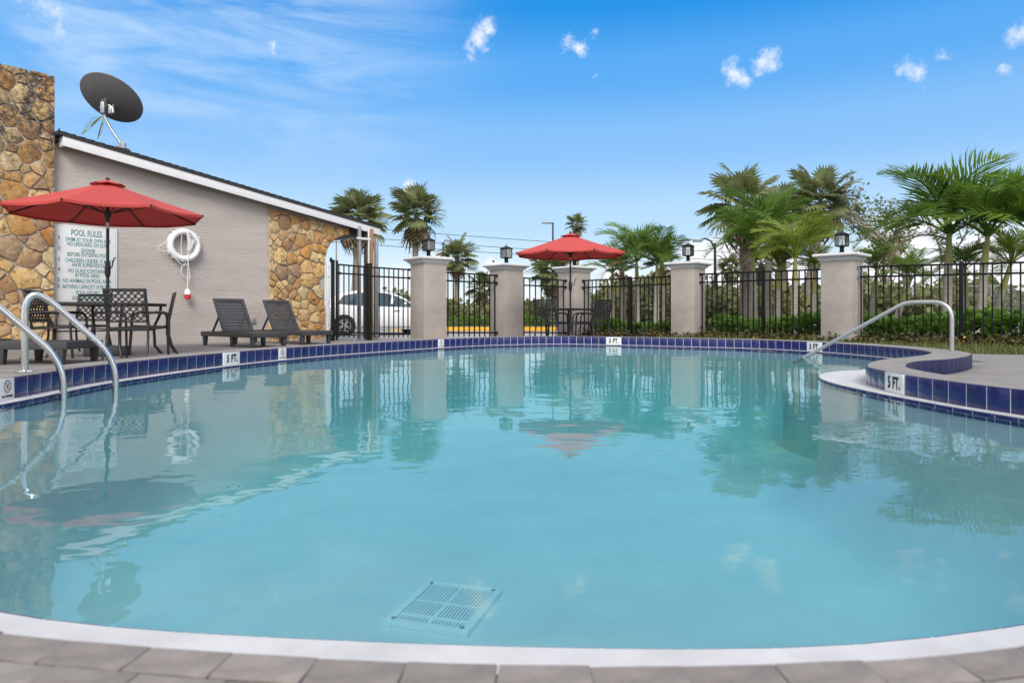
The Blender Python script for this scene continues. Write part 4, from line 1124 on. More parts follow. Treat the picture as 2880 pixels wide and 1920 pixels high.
# ------------------------------------------------------------------ satellite dish on the roof
ur, _ = wall_pt(342, 410, -.3); q = A+U*ur-Nn*.30; Zd = q.y; sD = F/Zd
zr = eave(ur)+fh+sh
ds = thing('satellite_dish', 'large grey satellite dish on a bent mast above the roof', 'satellite dish', (q.x, q.y, zr))
def dl(px, py, dz=0.0):  # local point at the dish's own distance
    return at(px, Zd+dz, py)-Vector((q.x, q.y, zr))
base_ = dl(345, 412); hub = dl(295, 322); 
b = MB(); b.tube([base_, dl(318, 372), dl(302, 345), dl(295, 330), dl(294, 300)], .026, 10); b.build('mast', MT['galv'], ds, smooth=50)
b = MB(); b.box(base_+Vector((0, 0, -.03)), (.20, .20, .03), ry=R(12)); b.box(base_+Vector((.0, 0, .02)), (.10, .07, .09)); 
b.build('mast_foot', MT['galv'], ds, bevel=.008)
# reflector: elliptic dish seen from behind
nrm = Vector((-.063, -.61, -.79)).normalized()   # back of the dish looks down and towards us
cen = dl(312.5, 279.5)
ref = MB(); axis = -nrm; sx = Vector((.68, .55, -.485)); sx = (sx-axis*sx.dot(axis)).normalized(); sy = axis.cross(sx)
ra, rb_ = 83/sD, 80/sD; n = 36; vs = []; fs = []
for k in range(7):
    s = k/6
    for j in range(n): a = 2*math.pi*j/n; vs.append(cen+sx*(ra*s*math.cos(a))+sy*(rb_*s*math.sin(a))+axis*(.10*s*s-.07))
for k in range(6):
    for j in range(n): fs.append((k*n+j, k*n+(j+1) % n, (k+1)*n+(j+1) % n, (k+1)*n+j))
m0 = len(vs)
for k in range(7):
    s = (6-k)/6
    for j in range(n): a = 2*math.pi*j/n; vs.append(cen+sx*(ra*s*math.cos(a))+sy*(rb_*s*math.sin(a))+axis*(.10*s*s-.055))
for k in range(6, 13):
    if k == 6: A0, B0 = 6*n, 7*n
    else: A0, B0 = k*n, (k+1)*n
    for j in range(n): fs.append((A0+j, A0+(j+1) % n, B0+(j+1) % n, B0+j))
ref.add(vs, fs); ref.build('reflector', MT['dish_grey'], ds, smooth=50)
br = MB(); hb = dl(303, 298)
br.box(dl(294, 305)+Vector((0, -.02, 0)), (.075, .12, .22)); br.box(dl(312, 312), (.06, .10, .13)); br.build('az_bracket', MT['galv'], ds, bevel=.01)
br = MB(); c0 = cen-axis*.08
br.tube([dl(285, 303)+axis*.0, dl(293, 293), dl(305, 296), dl(317, 305), dl(318, 318)], .03, 8); br.tube([dl(294, 300), dl(293, 285)], .022, 6); br.tube([dl(312, 305), dl(322, 298)], .02, 6); br.bar(dl(296, 303), c0+sx*(-.08), .05, .05); br.build('cradle', MT['galv'], ds, smooth=40)
for px, py in ((293, 285), (322, 299), (287, 304)):
    br = MB(); br.lathe([(.012, -.01), (.012, .01)], 8); o = br.build('bolt', MT['alloy'], ds); o.location = dl(px, py)+Vector((0, -.05, 0)); o.rotation_euler = (R(90), 0, 0)
cb = MB()
for pts, m_ in (([(288, 326), (270, 345), (252, 362), (231, 377)], 0), ([(288, 328), (262, 332), (243, 352), (229, 379)], 0), ([(290, 330), (287, 350), (279, 375), (273, 390)], 0), ([(289, 330), (291, 352), (286, 372), (274, 391)], 0), ([(287, 327), (266, 340), (250, 352), (233, 377)], 0)):
    cb.tube([dl(*p) for p in pts], .007, 5)
cb.build('cable', MT['cable_green'], ds, smooth=50)
cb = MB(); cb.tube([dl(*p) for p in ((281, 332), (266, 345), (256, 356))], .011, 5); cb.tube([dl(*p) for p in ((288, 345), (283, 360), (277, 382))], .011, 5); cb.build('cable', MT['cable'], ds, smooth=50)

# wet slots of the little deck drain by the kerb
p = gnd(2738, 1016); t = thing('deck_drain', 'two small dark wet slots in the grey deck at the right', 'drain', (p.x, p.y, 0))
for k, (dy, l_) in enumerate(((.09, .26), (-.09, .17))):
    b = MB(); b.poly([(-l_*.5, -.022), (-l_*.1, -.030), (l_*.35, -.020), (l_*.6, 0), (l_*.3, .016), (-l_*.2, .026), (-l_*.5, .014)], .004); o = b.build('slot', MT['wet'], t); o.location = (0, dy, 0)
# ------------------------------------------------------------------ palms
def fan_frond(seed, droop=.35, seg=28, dead=False):
    """reach 1: petiole along +x, then a round pleated fan"""
    rnd = random.Random(seed); b = MB(); pl = .46
    b.tube([(0, 0, 0), (.22, 0, .03), (pl, 0, .02), (pl+.18, 0, -.02)], [.013, .010, .008, .003], 4)
    for i in range(seg):
        a = R(-142+284*(i+.5)/seg); L = (.30+.26*math.cos(a*.5)**2)*rnd.uniform(.86, 1.08)
        dx, dy = math.cos(a), math.sin(a); ox, oz = pl+.10*max(0, math.cos(a)), .01*rnd.uniform(-1, 1)
        fold = .09*abs(dy)
        wdt = .033; px_, py_ = -dy, dx; pts = []
        for s, w_ in ((0.02, .008), (.52, wdt), (.80, wdt*.45), (1.0, .002)):
            dr = droop*rnd.uniform(.7, 1.3)*max(0, s-.45)**1.4*(.8 if not dead else 1.6); z = oz+fold*s*.8-dr; k = 1-.25*max(0, s-.5)
            x = ox+dx*L*s*k; y = dy*L*s*k; jz = rnd.uniform(-.008, .008)
            pts += [(x+px_*w_, y+py_*w_, z+.012*(s < .9)+jz), (x-px_*w_, y-py_*w_, z-.008*(s < .9)+jz)]
        b.add(pts, [(0, 1, 3, 2), (2, 3, 5, 4), (4, 5, 7, 6)])
    return b
def feather_frond(seed, arch=.5, pairs=32, wid=.029, blown=0.0):
    """length 1 along +x, arching over"""
    rnd = random.Random(seed); b = MB(); n = 14; P = []
    for i in range(n+1):
        s = i/n; P.append(Vector((s-.10*arch*s**3-.12*arch*s**4, blown*s*s*.3, .10*s-arch*.62*s**2.6)))
    b.tube(P, [.014*(1-.8*i/n)+.001 for i in range(n+1)], 5)
    for i in range(pairs):
        s = .20+.79*(i+.5)/pairs; k = s*n; j = min(int(k), n-1); p = P[j].lerp(P[j+1], k-j); t = (P[j+1]-P[j]).normalized()
        side = Vector((0, 1, 0)); upv = t.cross(side)*-1; upv = upv if upv.z > 0 else -upv
        Lf = (.35*math.sin(math.pi*min(1, .22+.80*s))**.8+.05)*rnd.uniform(.85, 1.1)
        for sg in (-1, 1):
            d = (t*rnd.uniform(.55, .75)+side*sg*rnd.uniform(.65, .85)+upv*rnd.uniform(.25, .60)+Vector((0, blown*.5, 0))).normalized(); wv = t*wid*rnd.uniform(.8, 1.15)
            q = p+side*sg*.006; vs = []
            for u_, ww in ((0, .35), (.35, 1), (.72, .75), (1, .08)):
                c = q+d*(Lf*u_)+Vector((0, 0, -1))*Lf*.42*u_**2.2*rnd.uniform(.8, 1.3); vs += [c+wv*ww*.5, c-wv*ww*.5]
            b.add(vs, [(0, 1, 3, 2), (2, 3, 5, 4), (4, 5, 7, 6)])
    return b
FAN = [fan_frond(i).mesh('frond', MT['fan_leaf']) for i in range(4)]
SILV = [fan_frond(i+10, .15).mesh('frond', MT['silver_leaf']) for i in range(3)]
DEADF = [fan_frond(i+20, .9, 18, True).mesh('dead_frond', MT['dead_leaf']) for i in range(2)]
FEA = [feather_frond(i, (.75, 1.0, 1.25, .9)[i], blown=(0, .5, -.4, .3)[i]).mesh('frond', MT['feather_leaf']) for i in range(4)]
LIME = [feather_frond(i+5, (.9, 1.2, 1.0)[i], blown=(.2, -.3, .5)[i]).mesh('frond', MT['lime_leaf']) for i in range(3)]
YEL = [feather_frond(i+9, .8).mesh('frond', MT['yellow_leaf']) for i in range(1)]
DEADP = [feather_frond(31, 1.35, 26, .016).mesh('dead_frond', MT['dead_leaf'])]

def trunk(t, pts, r0, r1, m, rough=0.0, seed=0, name='trunk'):
    rnd = random.Random(seed); P = []; n = 14
    pts = [Vector(p) for p in pts]
    for i in range(n+1):
        s = i/n*(len(pts)-1); j = min(int(s), len(pts)-2); P.append(pts[j].lerp(pts[j+1], s-j))
    b = MB(); b.tube(P, [(r0+(r1-r0)*i/n)*(1+rnd.uniform(-rough, rough)) for i in range(n+1)], 10); b.build(name, m, t, smooth=60)
def boots(t, base, top, r, z0, z1, seed):
    """old leaf bases that make the trunk of a cabbage palm shaggy"""
    rnd = random.Random(seed); b = MB(); n = int((z1-z0)/.045)
    for k in range(n):
        z = z0+(z1-z0)*k/n; a = k*2.4; s = (z-base.z)/(top.z-base.z); c = base.lerp(top, s)
        d = Vector((math.cos(a), math.sin(a), 0)); b.bar(c+d*r*.8+Vector((0, 0, -.08)), c+d*(r*1.0+rnd.uniform(.05, .12))+Vector((0, 0, .10)), .05, .02)
    b.build('leaf_bases', MT['sabal_trunk'], t)
def sabal(label, px, py, Z, rad_px, base_px=None, n=34, dead=7, tr=.15, boot=False, seed=1, meshes=None, gz=-.1, group='fan palms beyond the fence', emin=-38, trunk_on=True):
    rnd = random.Random(seed); s = F/Z; top = at(px, Z, py); base = at(base_px or px, Z, z=gz)
    t = thing('cabbage_palm', label, 'palm tree', base, 0, group); lt = top-base; rad = rad_px/s*1.12
    if trunk_on:
        trunk(t, [(0, 0, 0), lt*.5+Vector((.04, 0, 0)), lt], tr*1.15, tr, MT['sabal_trunk'], .12 if boot else .05, seed)
        if boot: boots(t, Vector(), lt, tr, lt.z*.45, lt.z, seed)
    ms = meshes or FAN
    for k in range(n):
        q = (k+.5)/n; el = math.degrees(math.asin(1-(1-math.sin(R(emin)))*q)); az = k*137.5+rnd.uniform(-14, 14)
        place('frond', rnd.choice(ms), t, lt+Vector((0, 0, .10*(1-q)*rad)), (R(rnd.uniform(-25, 25)), R(-el), R(az)), rad*rnd.uniform(.85, 1.08))
    for k in range(dead):
        az = k*360/max(dead, 1)+rnd.uniform(-20, 20); place('dead_frond', rnd.choice(DEADF), t, lt-Vector((0, 0, .05*rad)), (R(rnd.uniform(-20, 20)), R(rnd.uniform(38, 74)), R(az)), rad*rnd.uniform(.75, .98))
    return t
def feather(label, px, py, Z, len_px, base_px=None, n=10, seed=1, meshes=None, tr=.075, dead=0, gz=-.09, el0=28, el1=84, yellow=0, lean=None, group='feather palms planted along the fence', azb=None, deadaz=None):
    rnd = random.Random(seed); s = F/Z; top = at(px, Z, py); base = at(base_px or px, Z, z=gz)
    t = thing('feather_palm', label, 'palm tree', base, 0, group); lt = top-base; L = len_px/s*1.12
    shaft = min(.62, lt.z*.4); u = lt.normalized(); mid = lt*.5+Vector(((lean or 0), 0, 0)); q0 = lt-u*shaft
    trunk(t, [(0, 0, 0), mid*.6, q0], tr*1.45, tr, MT['palm_trunk'], .04, seed)
    trunk(t, [q0, q0+(lt-q0)*.45, lt+u*.08], tr*1.12, tr*.5, MT['crownshaft'], .02, seed, 'crownshaft')
    ms = meshes or FEA
    n += 2
    for k in range(n):
        q = (k+.5)/n; el = el1+(el0-el1)*q; az = (azb or 0)+k*137.5+rnd.uniform(-20, 20)
        m_ = YEL[0] if k >= n-yellow else rnd.choice(ms)
        place('frond', m_, t, lt+u*(.06*(1-q)), (R(rnd.uniform(-30, 30)), R(-el), R(az)), L*rnd.uniform(.82, 1.08)*(1 if k else .8))
    for k in range(dead): place('dead_frond', DEADP[0], t, lt-u*.10, (0, R(-14), R(deadaz if deadaz is not None else rnd.uniform(0, 360))), L*.8)
    return t
sabal('cabbage palm behind the low roof corner, above the white car', 1008, 622, 38, 84, 991, 28, 10, .19, seed=3, emin=-45)
sabal('tall round headed cabbage palm above the first pillar', 1172, 608, 40, 84, 1157, 26, 7, .17, seed=4)
sabal('lower cabbage palm right of the first pillar, behind its lantern', 1286, 728, 48, 60, 1281, 24, 6, .17, seed=5)
sabal('small shaggy cabbage palm left of the second pillar, lower head', 1357, 812, 52, 48, 1350, 22, 8, .18, seed=6)
sabal('cabbage palm behind the far umbrella, showing below its canopy', 1556, 768, 40, 72, 1556, 30, 12, .16, seed=7)
sabal('distant palm whose head rises just above the far red umbrella', 1622, 634, 70, 34, 1624, 22, 4, .17, seed=8)
sabal('large cabbage palm with shaggy trunk, tallest left of the right cluster', 2092, 588, 24.5, 118, 2100, 26, 7, .20, True, 9, emin=-30)
sabal('large dark cabbage palm above the nearest right pillar', 2306, 575, 29, 106, 2262, 28, 6, .20, True, 10, emin=-42)
sabal('small cabbage palm with grey skirt right of the fourth pillar', 2052, 752, 38, 42, 2052, 24, 8, .16, seed=12)
sabal('silvery low fan palm just right of the far umbrella', 1748, 752, 27, 62, 1752, 16, 2, .10, seed=13, meshes=SILV, emin=-15)
sabal('silvery fan palm left of the fourth pillar, behind feather palms', 1862, 742, 29, 58, 1866, 18, 3, .10, seed=14, meshes=SILV, emin=-15)
sabal('dark slim fan palm between the shaggy trunk and the iron post', 2140, 745, 33, 55, 2138, 22, 8, .13, seed=15)

feather('feather palm nearest right of the far umbrella, blown to the right', 1790, 738, 23, 145, 1796, 9, 21, dead=1, deadaz=190)
feather('shorter feather palm just left of the fourth pillar', 1848, 746, 22, 112, 1845, 10, 22)
feather('broad green feather palm in front of the shaggy palm', 2160, 672, 21, 180, 2160, 11, 23, tr=.09)
feather('bright lime feather palm left of the nearest pillar', 2237, 728, 18.6, 140, 2232, 11, 24, LIME)
feather('low lime feather palm tucked behind the nearest pillar', 2292, 765, 19.2, 92, 2284, 9, 25, LIME)
feather('tallest feather palm at the right, behind the handrail post', 2670, 662, 15.6, 235, 2660, 9, 26, tr=.085, dead=1, deadaz=178)
feather('big leaning feather palm near the right edge', 2778, 668, 15.0, 232, 2738, 10, 27, tr=.08, lean=.12)
feather('short feather palm with an orange yellow frond', 2713, 760, 16.6, 105, 2713, 9, 28, yellow=3)
feather('small feather palm right of the nearest pillar', 2466, 762, 18.6, 105, 2446, 10, 29)
feather('low feather palm between the nearest pillar and the tall ones', 2560, 790, 19.5, 95, 2500, 9, 30)
feather('leaning pale feather palm at the right edge, behind the big one', 2842, 745, 16.4, 140, 2771, 10, 31, LIME)
feather('feather palm at the right border, its fronds entering the picture', 2925, 668, 14.2, 240, 2935, 9, 32)

sabal('cabbage palm head between the two large cabbage palms of the right cluster', 2196, 612, 31, 92, 2200, 26, 7, .18, seed=17, emin=-40)
feather('green feather palm leaning left in front of the shaggy palm', 2118, 712, 22.5, 140, 2124, 10, 33)
feather('lime feather palm left of the low one, filling the right cluster', 2188, 752, 19.6, 112, 2186, 10, 34, LIME)
feather('small feather palm left of the pair beside the fourth pillar', 1722, 770, 25, 92, 1722, 9, 35)

# ------------------------------------------------------------------ sparse broadleaf trees
def leaf_quads(b, pts, size, rnd, flat=.6):
    for p in pts:
        a = rnd.uniform(0, 6.28); e = rnd.uniform(-flat, flat); s = size*rnd.uniform(.6, 1.3); d = Vector((math.cos(a)*math.cos(e), math.sin(a)*math.cos(e), math.sin(e))); w_ = d.cross(Vector((rnd.uniform(-1, 1), rnd.uniform(-1, 1), 1))).normalized()*s*.36
        p = Vector(p); b.add([p, p+d*s*.5+w_, p+d*s, p+d*s*.5-w_], [(0, 1, 2, 3)])
def bare_tree(label, px, Z, h, spread, seed, per_tip=16, lean=0):
    rnd = random.Random(seed); base = at(px, Z, z=-.1); t = thing('sparse_tree', label, 'tree', base); wood = MB(); tips = []
    def grow(p, d, L, r, lv):
        pts = [p]; q = p.copy(); dd = d.copy()
        for _ in range(4):
            dd = (dd+Vector((rnd.uniform(-.22, .22), rnd.uniform(-.22, .22), rnd.uniform(-.06, .18)))).normalized(); q = q+dd*L/4; pts.append(q.copy())
        wood.tube(pts, [r*(1-.11*i) for i in range(5)], 6 if lv < 2 else 4)
        if lv >= 2: tips.extend(pts[2:])
        if lv == 4: return
        for k in range((4, 3, 3, 2)[lv]):
            a = rnd.uniform(0, 6.28); o = Vector((math.cos(a), math.sin(a), rnd.uniform(-.1, .5)))*spread; grow(pts[-1] if k < 2 else pts[rnd.choice((2, 3))], (dd*.7+o*.75).normalized(), L*rnd.uniform(.58, .78), r*.58, lv+1)
    grow(Vector((0, 0, 0)), Vector((lean, 0, 1)).normalized(), h*.40, h*.026, 0)
    wood.build('trunk', MT['bark'], t, smooth=60)
    lv = MB(); cl = [p for p in tips if rnd.random() < .8]
    for p in cl: leaf_quads(lv, [p+Vector((rnd.gauss(0, .13), rnd.gauss(0, .13), rnd.gauss(0, .11))) for _ in range(rnd.randint(2, per_tip))], .16, rnd, 1.0)
    lv.build('crown', MT['sparse_leaf'], t, kind='stuff'); return t
bare_tree('tall sparse tree with few leaves behind the tallest right palm', 2538, 33, 7.6, .75, 44, 11, .22)
bare_tree('smaller sparse tree right of the nearest pillar lantern', 2452, 38, 6.3, .7, 52, 10)

# ------------------------------------------------------------------ hedges, low plants, grass, far brush
def hedge(label, a, b_, h0, h1, wid, n, seed):
    rnd = random.Random(seed); d = b_-a; L = d.length; t = thing('hedge', label, 'hedge', (a.x, a.y, -.08), math.atan2(d.y, d.x), 'leafy hedges outside the pool fence')
    b = MB(); st = MB()
    for k in range(n):
        x = rnd.uniform(0, L); y = rnd.uniform(0, wid); h = (h0+(h1-h0)*x/L)*(1-.28*abs(y/wid-.5))*(.86+.16*math.sin(x*2.3+seed)+rnd.uniform(-.22, .18))
        z = h*(1-rnd.random()**2.2*.85)+.08; c = Vector((x, y, z))
        m = rnd.randint(5, 8); a0 = rnd.uniform(0, 6)
        for j in range(m):
            az = a0+j*2.4; el = R(rnd.uniform(15, 75)); s = rnd.uniform(.085, .155)
            dv = Vector((math.cos(az)*math.cos(el), math.sin(az)*math.cos(el), math.sin(el))); sd_ = Vector((-math.sin(az), math.cos(az), 0))*s*.24; up_ = dv.cross(sd_).normalized()*s*.1
            b.add([c, c+dv*s*.55+sd_+up_, c+dv*s-up_, c+dv*s*.55-sd_+up_], [(0, 1, 2, 3)])
        if k % 5 == 0: st.tube([(x, y, 0), (x+rnd.uniform(-.05, .05), y, h*.5), (x, y, z)], .008, 4)
    b.build('leaves', MT['hedge'], t, kind='stuff'); st.build('stems', MT['bark'], t)
off2 = lambda p, q, d: (lambda v: Vector((-v.y, v.x)))((q-p).normalized())*d
for lab, a, b_, h0, h1, n, sd_ in (('hedge seen through the fence right of the far umbrella', P3, P4, .40, .43, 520, 1), ('hedge seen through the fence left of the nearest pillar', P4, P5, .52, .53, 760, 2), ('hedge seen through the fence right of the nearest pillar', P5, E5+dd*1.3, .58, .60, 1150, 3)):
    o_ = off2(a, b_, .55); hedge(lab, a+o_+(b_-a)*.05, b_+o_-(b_-a)*(.04 if sd_ < 3 else 0), h0, h1, .95, n, sd_)
k0, k1 = at(1190, 30.2).xy, at(1560, 30.2).xy
hedge('low bright hedge behind the yellow kerb', k0, k1, .50, .52, 1.2, 420, 4)
rnd = random.Random(3)
def blades(b, poly, n, h, rnd, z=0.0):
    xs = [p[0] for p in poly]; ys = [p[1] for p in poly]; k = 0; pv = [Vector(p) for p in poly]
    while k < n:
        p = Vector((rnd.uniform(min(xs), max(xs)), rnd.uniform(min(ys), max(ys))))
        if not inside(p, pv): continue
        k += 1; a = rnd.uniform(0, 6.28); hh = h*rnd.uniform(.4, 1.25); w_ = rnd.uniform(.004, .008)
        if rnd.random() < .03: hh *= 2.6
        dx, dy = math.cos(a), math.sin(a); le = rnd.uniform(.2, .9)*hh
        b.add([(p.x-dy*w_, p.y+dx*w_, z), (p.x+dy*w_, p.y-dx*w_, z), (p.x+dx*le*.4+dy*w_*.7, p.y+dy*le*.4-dx*w_*.7, z+hh*.65), (p.x+dx*le*.4-dy*w_*.7, p.y+dy*le*.4+dx*w_*.7, z+hh*.65), (p.x+dx*le, p.y+dy*le, z+hh*.9)], [(0, 1, 2, 3), (3, 2, 4)])
# grass verge between the kerb and the fence
fv = E5+dd*1.5
vp = [(3.6, 16.9), (4.4, 16.6), (5.7, 15.2), (6.7, 14.2), (7.4, 14.2), (8.4, 13.1), (9.6, 12.2), (fv.x, fv.y), (12.5, 9.4), (9.2, 9.75), (7.55, 10.06), (6.95, 10.35), (6.35, 10.75), (5.95, 11.1), (5.45, 11.8), (4.9, 12.7), (4.0, 13.8), (3.1, 14.9)]
b = MB(); b.poly(vp, .006); gv = b.build('grass_verge', MT['soil'], kind='structure')
b = MB(); blades(b, vp, 15000, .085, rnd, .006); o = b.build('grass', MT['grass'], kind='stuff'); 
# low weeds and yellow flowers along the foot of the fence
b = MB(); fl = MB()
for a, b_, n in ((P3, P4, 260), (P4, P5, 420), (P5, E5+dd*1.2, 420)):
    for k in range(n):
        s = rnd.random(); p = a.lerp(b_, s)+off2(a, b_, rnd.uniform(-.45, .35)); z = .01
        leaf_quads(b, [(p.x+rnd.gauss(0, .05), p.y+rnd.gauss(0, .05), z+abs(rnd.gauss(0, .08))) for _ in range(7)], .085, rnd, .9)
        if k % 14 == 0:
            for _ in range(5): leaf_quads(fl, [(p.x+rnd.gauss(0, .06), p.y+rnd.gauss(0, .06), z+.05+abs(rnd.gauss(0, .04)))], .06, rnd, .8)
b.build('low_plants', MT['low_plant'], kind='stuff'); fl.build('yellow_flowers', MT['flower'], kind='stuff')
# far brush: reads as one mass
def brush(name, x0, x1, y0, y1, hfun, n, size, m, seed):
    rnd = random.Random(seed); b = MB()
    for _ in range(n):
        Zz = rnd.uniform(y0, y1); px = rnd.uniform(x0, x1); h = hfun(px, Zz)
        z = h*(1-rnd.random()**1.8)*rnd.uniform(.75, 1.08); p = at(px, Zz, z=z-.1)
        leaf_quads(b, [p+Vector((rnd.gauss(0, .12), rnd.gauss(0, .12), rnd.gauss(0, .1))) for _ in range(3)], size, rnd, 1.1)
    return b.build(name, m, kind='stuff')
wave = lambda px, k: math.sin(px*.021+k)*.5+math.sin(px*.047+k*2)*.3+math.sin(px*.11+k*3)*.2
brush('far_thicket', 1640, 3300, 40, 56, lambda px, Z: 2.6+.9*wave(px, 1), 9000, .42, MT['bush_leaf'], 5)
brush('far_thicket', 1180, 1700, 42, 58, lambda px, Z: 1.45+.45*wave(px, 2), 2600, .34, MT['bush_leaf'], 6)
brush('far_thicket', 1650, 3200, 31, 39, lambda px, Z: 1.15+.5*wave(px, 4), 4200, .26, MT['sparse_leaf'], 8)
brush('far_thicket', 300, 1230, 95, 120, lambda px, Z: 3.2+1.0*wave(px, 3), 1500, 1.0, MT['bush_leaf'], 7)
def shrub(label, px, Z, w_, h, n, seed, m):
    rnd = random.Random(seed); t = thing('shrub', label, 'shrub', at(px, Z, z=-.1)); b = MB(); st = MB()
    for _ in range(n):
        a = rnd.uniform(0, 6.28); r = rnd.random()**.5*w_; z = h*(.15+.85*rnd.random())*(1-.4*(r/w_)**2); leaf_quads(b, [(r*math.cos(a), r*math.sin(a), z)], .30, rnd, 1.0)
    for k in range(6): a = k; st.tube([(0, 0, 0), (w_*.3*math.cos(a), w_*.3*math.sin(a), h*.4), (w_*.55*math.cos(a), w_*.55*math.sin(a), h*.75)], .03, 4)
    b.build('crown', m, t, kind='stuff'); st.build('stem', MT['bark'], t)
shrub('yellowish bush beyond the nose of the white car', 1132, 44, 1.1, 1.55, 420, 3, MT['yellow_leaf'])
shrub('round dark shrub right behind the fourth pillar', 2015, 30, 1.2, 1.9, 700, 4, MT['bush_leaf'])

shrub('olive shrub behind the feather palms right of the far umbrella', 1810, 31, 1.9, 2.3, 1100, 5, MT['bush_leaf'])
shrub('olive shrub low between the palms left of the nearest pillar', 2170, 28, 1.6, 2.0, 1000, 6, MT['bush_leaf'])
shrub('tall olive shrub just right of the nearest pillar', 2450, 27, 1.5, 2.1, 1000, 7, MT['sparse_leaf'])
shrub('olive shrub behind the tallest right feather palm', 2640, 25.5, 1.7, 1.9, 1000, 8, MT['bush_leaf'])

# ------------------------------------------------------------------ chain link fence
C0, C1 = at(1749, 37).xy, at(2884, 26.6).xy; dC = C1-C0; LC = dC.length*1.25; t = thing('chain_link_fence', 'grey chain link fence behind the palms, running to the right edge', 'fence', (C0.x, C0.y, -.1), math.atan2(dC.y, dC.x))
hC = 1.84
for z in (hC, .66): b = MB(); b.tube([(0, 0, z), (LC, 0, z)], .022, 6); b.build('rail', MT['galv'], t)
for k in range(9):
    x = LC*k/8; b = MB(); b.tube([(x, 0, 0), (x, 0, hC+.06)], .045 if k % 3 == 0 else .032, 8); b.build('post', MT['galv'], t)
b = MB(); sp = .11; hh = hC-.05
nW = int((LC+hh)/sp)
for k in range(nW):
    x0 = k*sp-hh
    for sg in (0, 1):
        a = (x0, 0.05) if not sg else (x0+hh, .05); c = (x0+hh, hh+.05) if not sg else (x0, hh+.05)
        xa, za_ = a; xc, zc_ = c
        # trim to the fence's length
        def trim(x_, z_, X, Zq):
            if x_ < 0: tt = (0-x_)/(X-x_); return 0, z_+(Zq-z_)*tt
            if x_ > LC: tt = (LC-x_)/(X-x_); return LC, z_+(Zq-z_)*tt
            return x_, z_
        q0 = trim(xa, za_, xc, zc_); q1 = trim(xc, zc_, xa, za_)
        if min(q0[0], q1[0]) < 0 or max(q0[0], q1[0]) > LC: continue
        dx, dz = q1[0]-q0[0], q1[1]-q0[1]; l_ = math.hypot(dx, dz)
        if l_ < .05: continue
        nx, nz = -dz/l_*.0035, dx/l_*.0035; y = .004*sg
        b.add([(q0[0]-nx, y, q0[1]-nz), (q1[0]-nx, y, q1[1]-nz), (q1[0]+nx, y, q1[1]+nz), (q0[0]+nx, y, q0[1]+nz)], [(0, 1, 2, 3)])
b.build('wire_mesh', MT['galv'], t, kind='stuff')
for px, py, w_px, h_px, lab in ((2209, 848, 27, 18, 'small white sign with red letters left of the nearest pillar'), (2530, 840, 44, 18, 'white sign with red letters above the entry handrail')):
    c = (px-CX)/F; s_ = (c*C0.y-C0.x)/(dC.x-c*dC.y); q = C0+dC*s_; sc_ = F/q.y; wv = w_px/sc_*1.25; hv = h_px/sc_
    s = thing('fence_sign', lab+', on the chain link fence', 'sign', (q.x, q.y-.06, zy(py, q.y)), math.atan2(dC.y, dC.x)*.35, 'signs on the chain link fence')
    b = MB(); b.box((0, 0, 0), (wv, .01, hv)); b.build('board', MT['sign_white'], s)
    me = text_mesh('NATIONAL', hv*.62, MT['ink_red'], .012, wv*.9/(hv*.62*5.1)); place('lettering', me, s, (0, -.007, hv*.17), (R(90), 0, 0))
    b = MB()
    for k in range(2): b.box((0, -.0065, -hv*(.16+.17*k)), (wv*(.8-.15*k), .002, hv*.06))
    b.build('small_print', MT['fitting'], s)

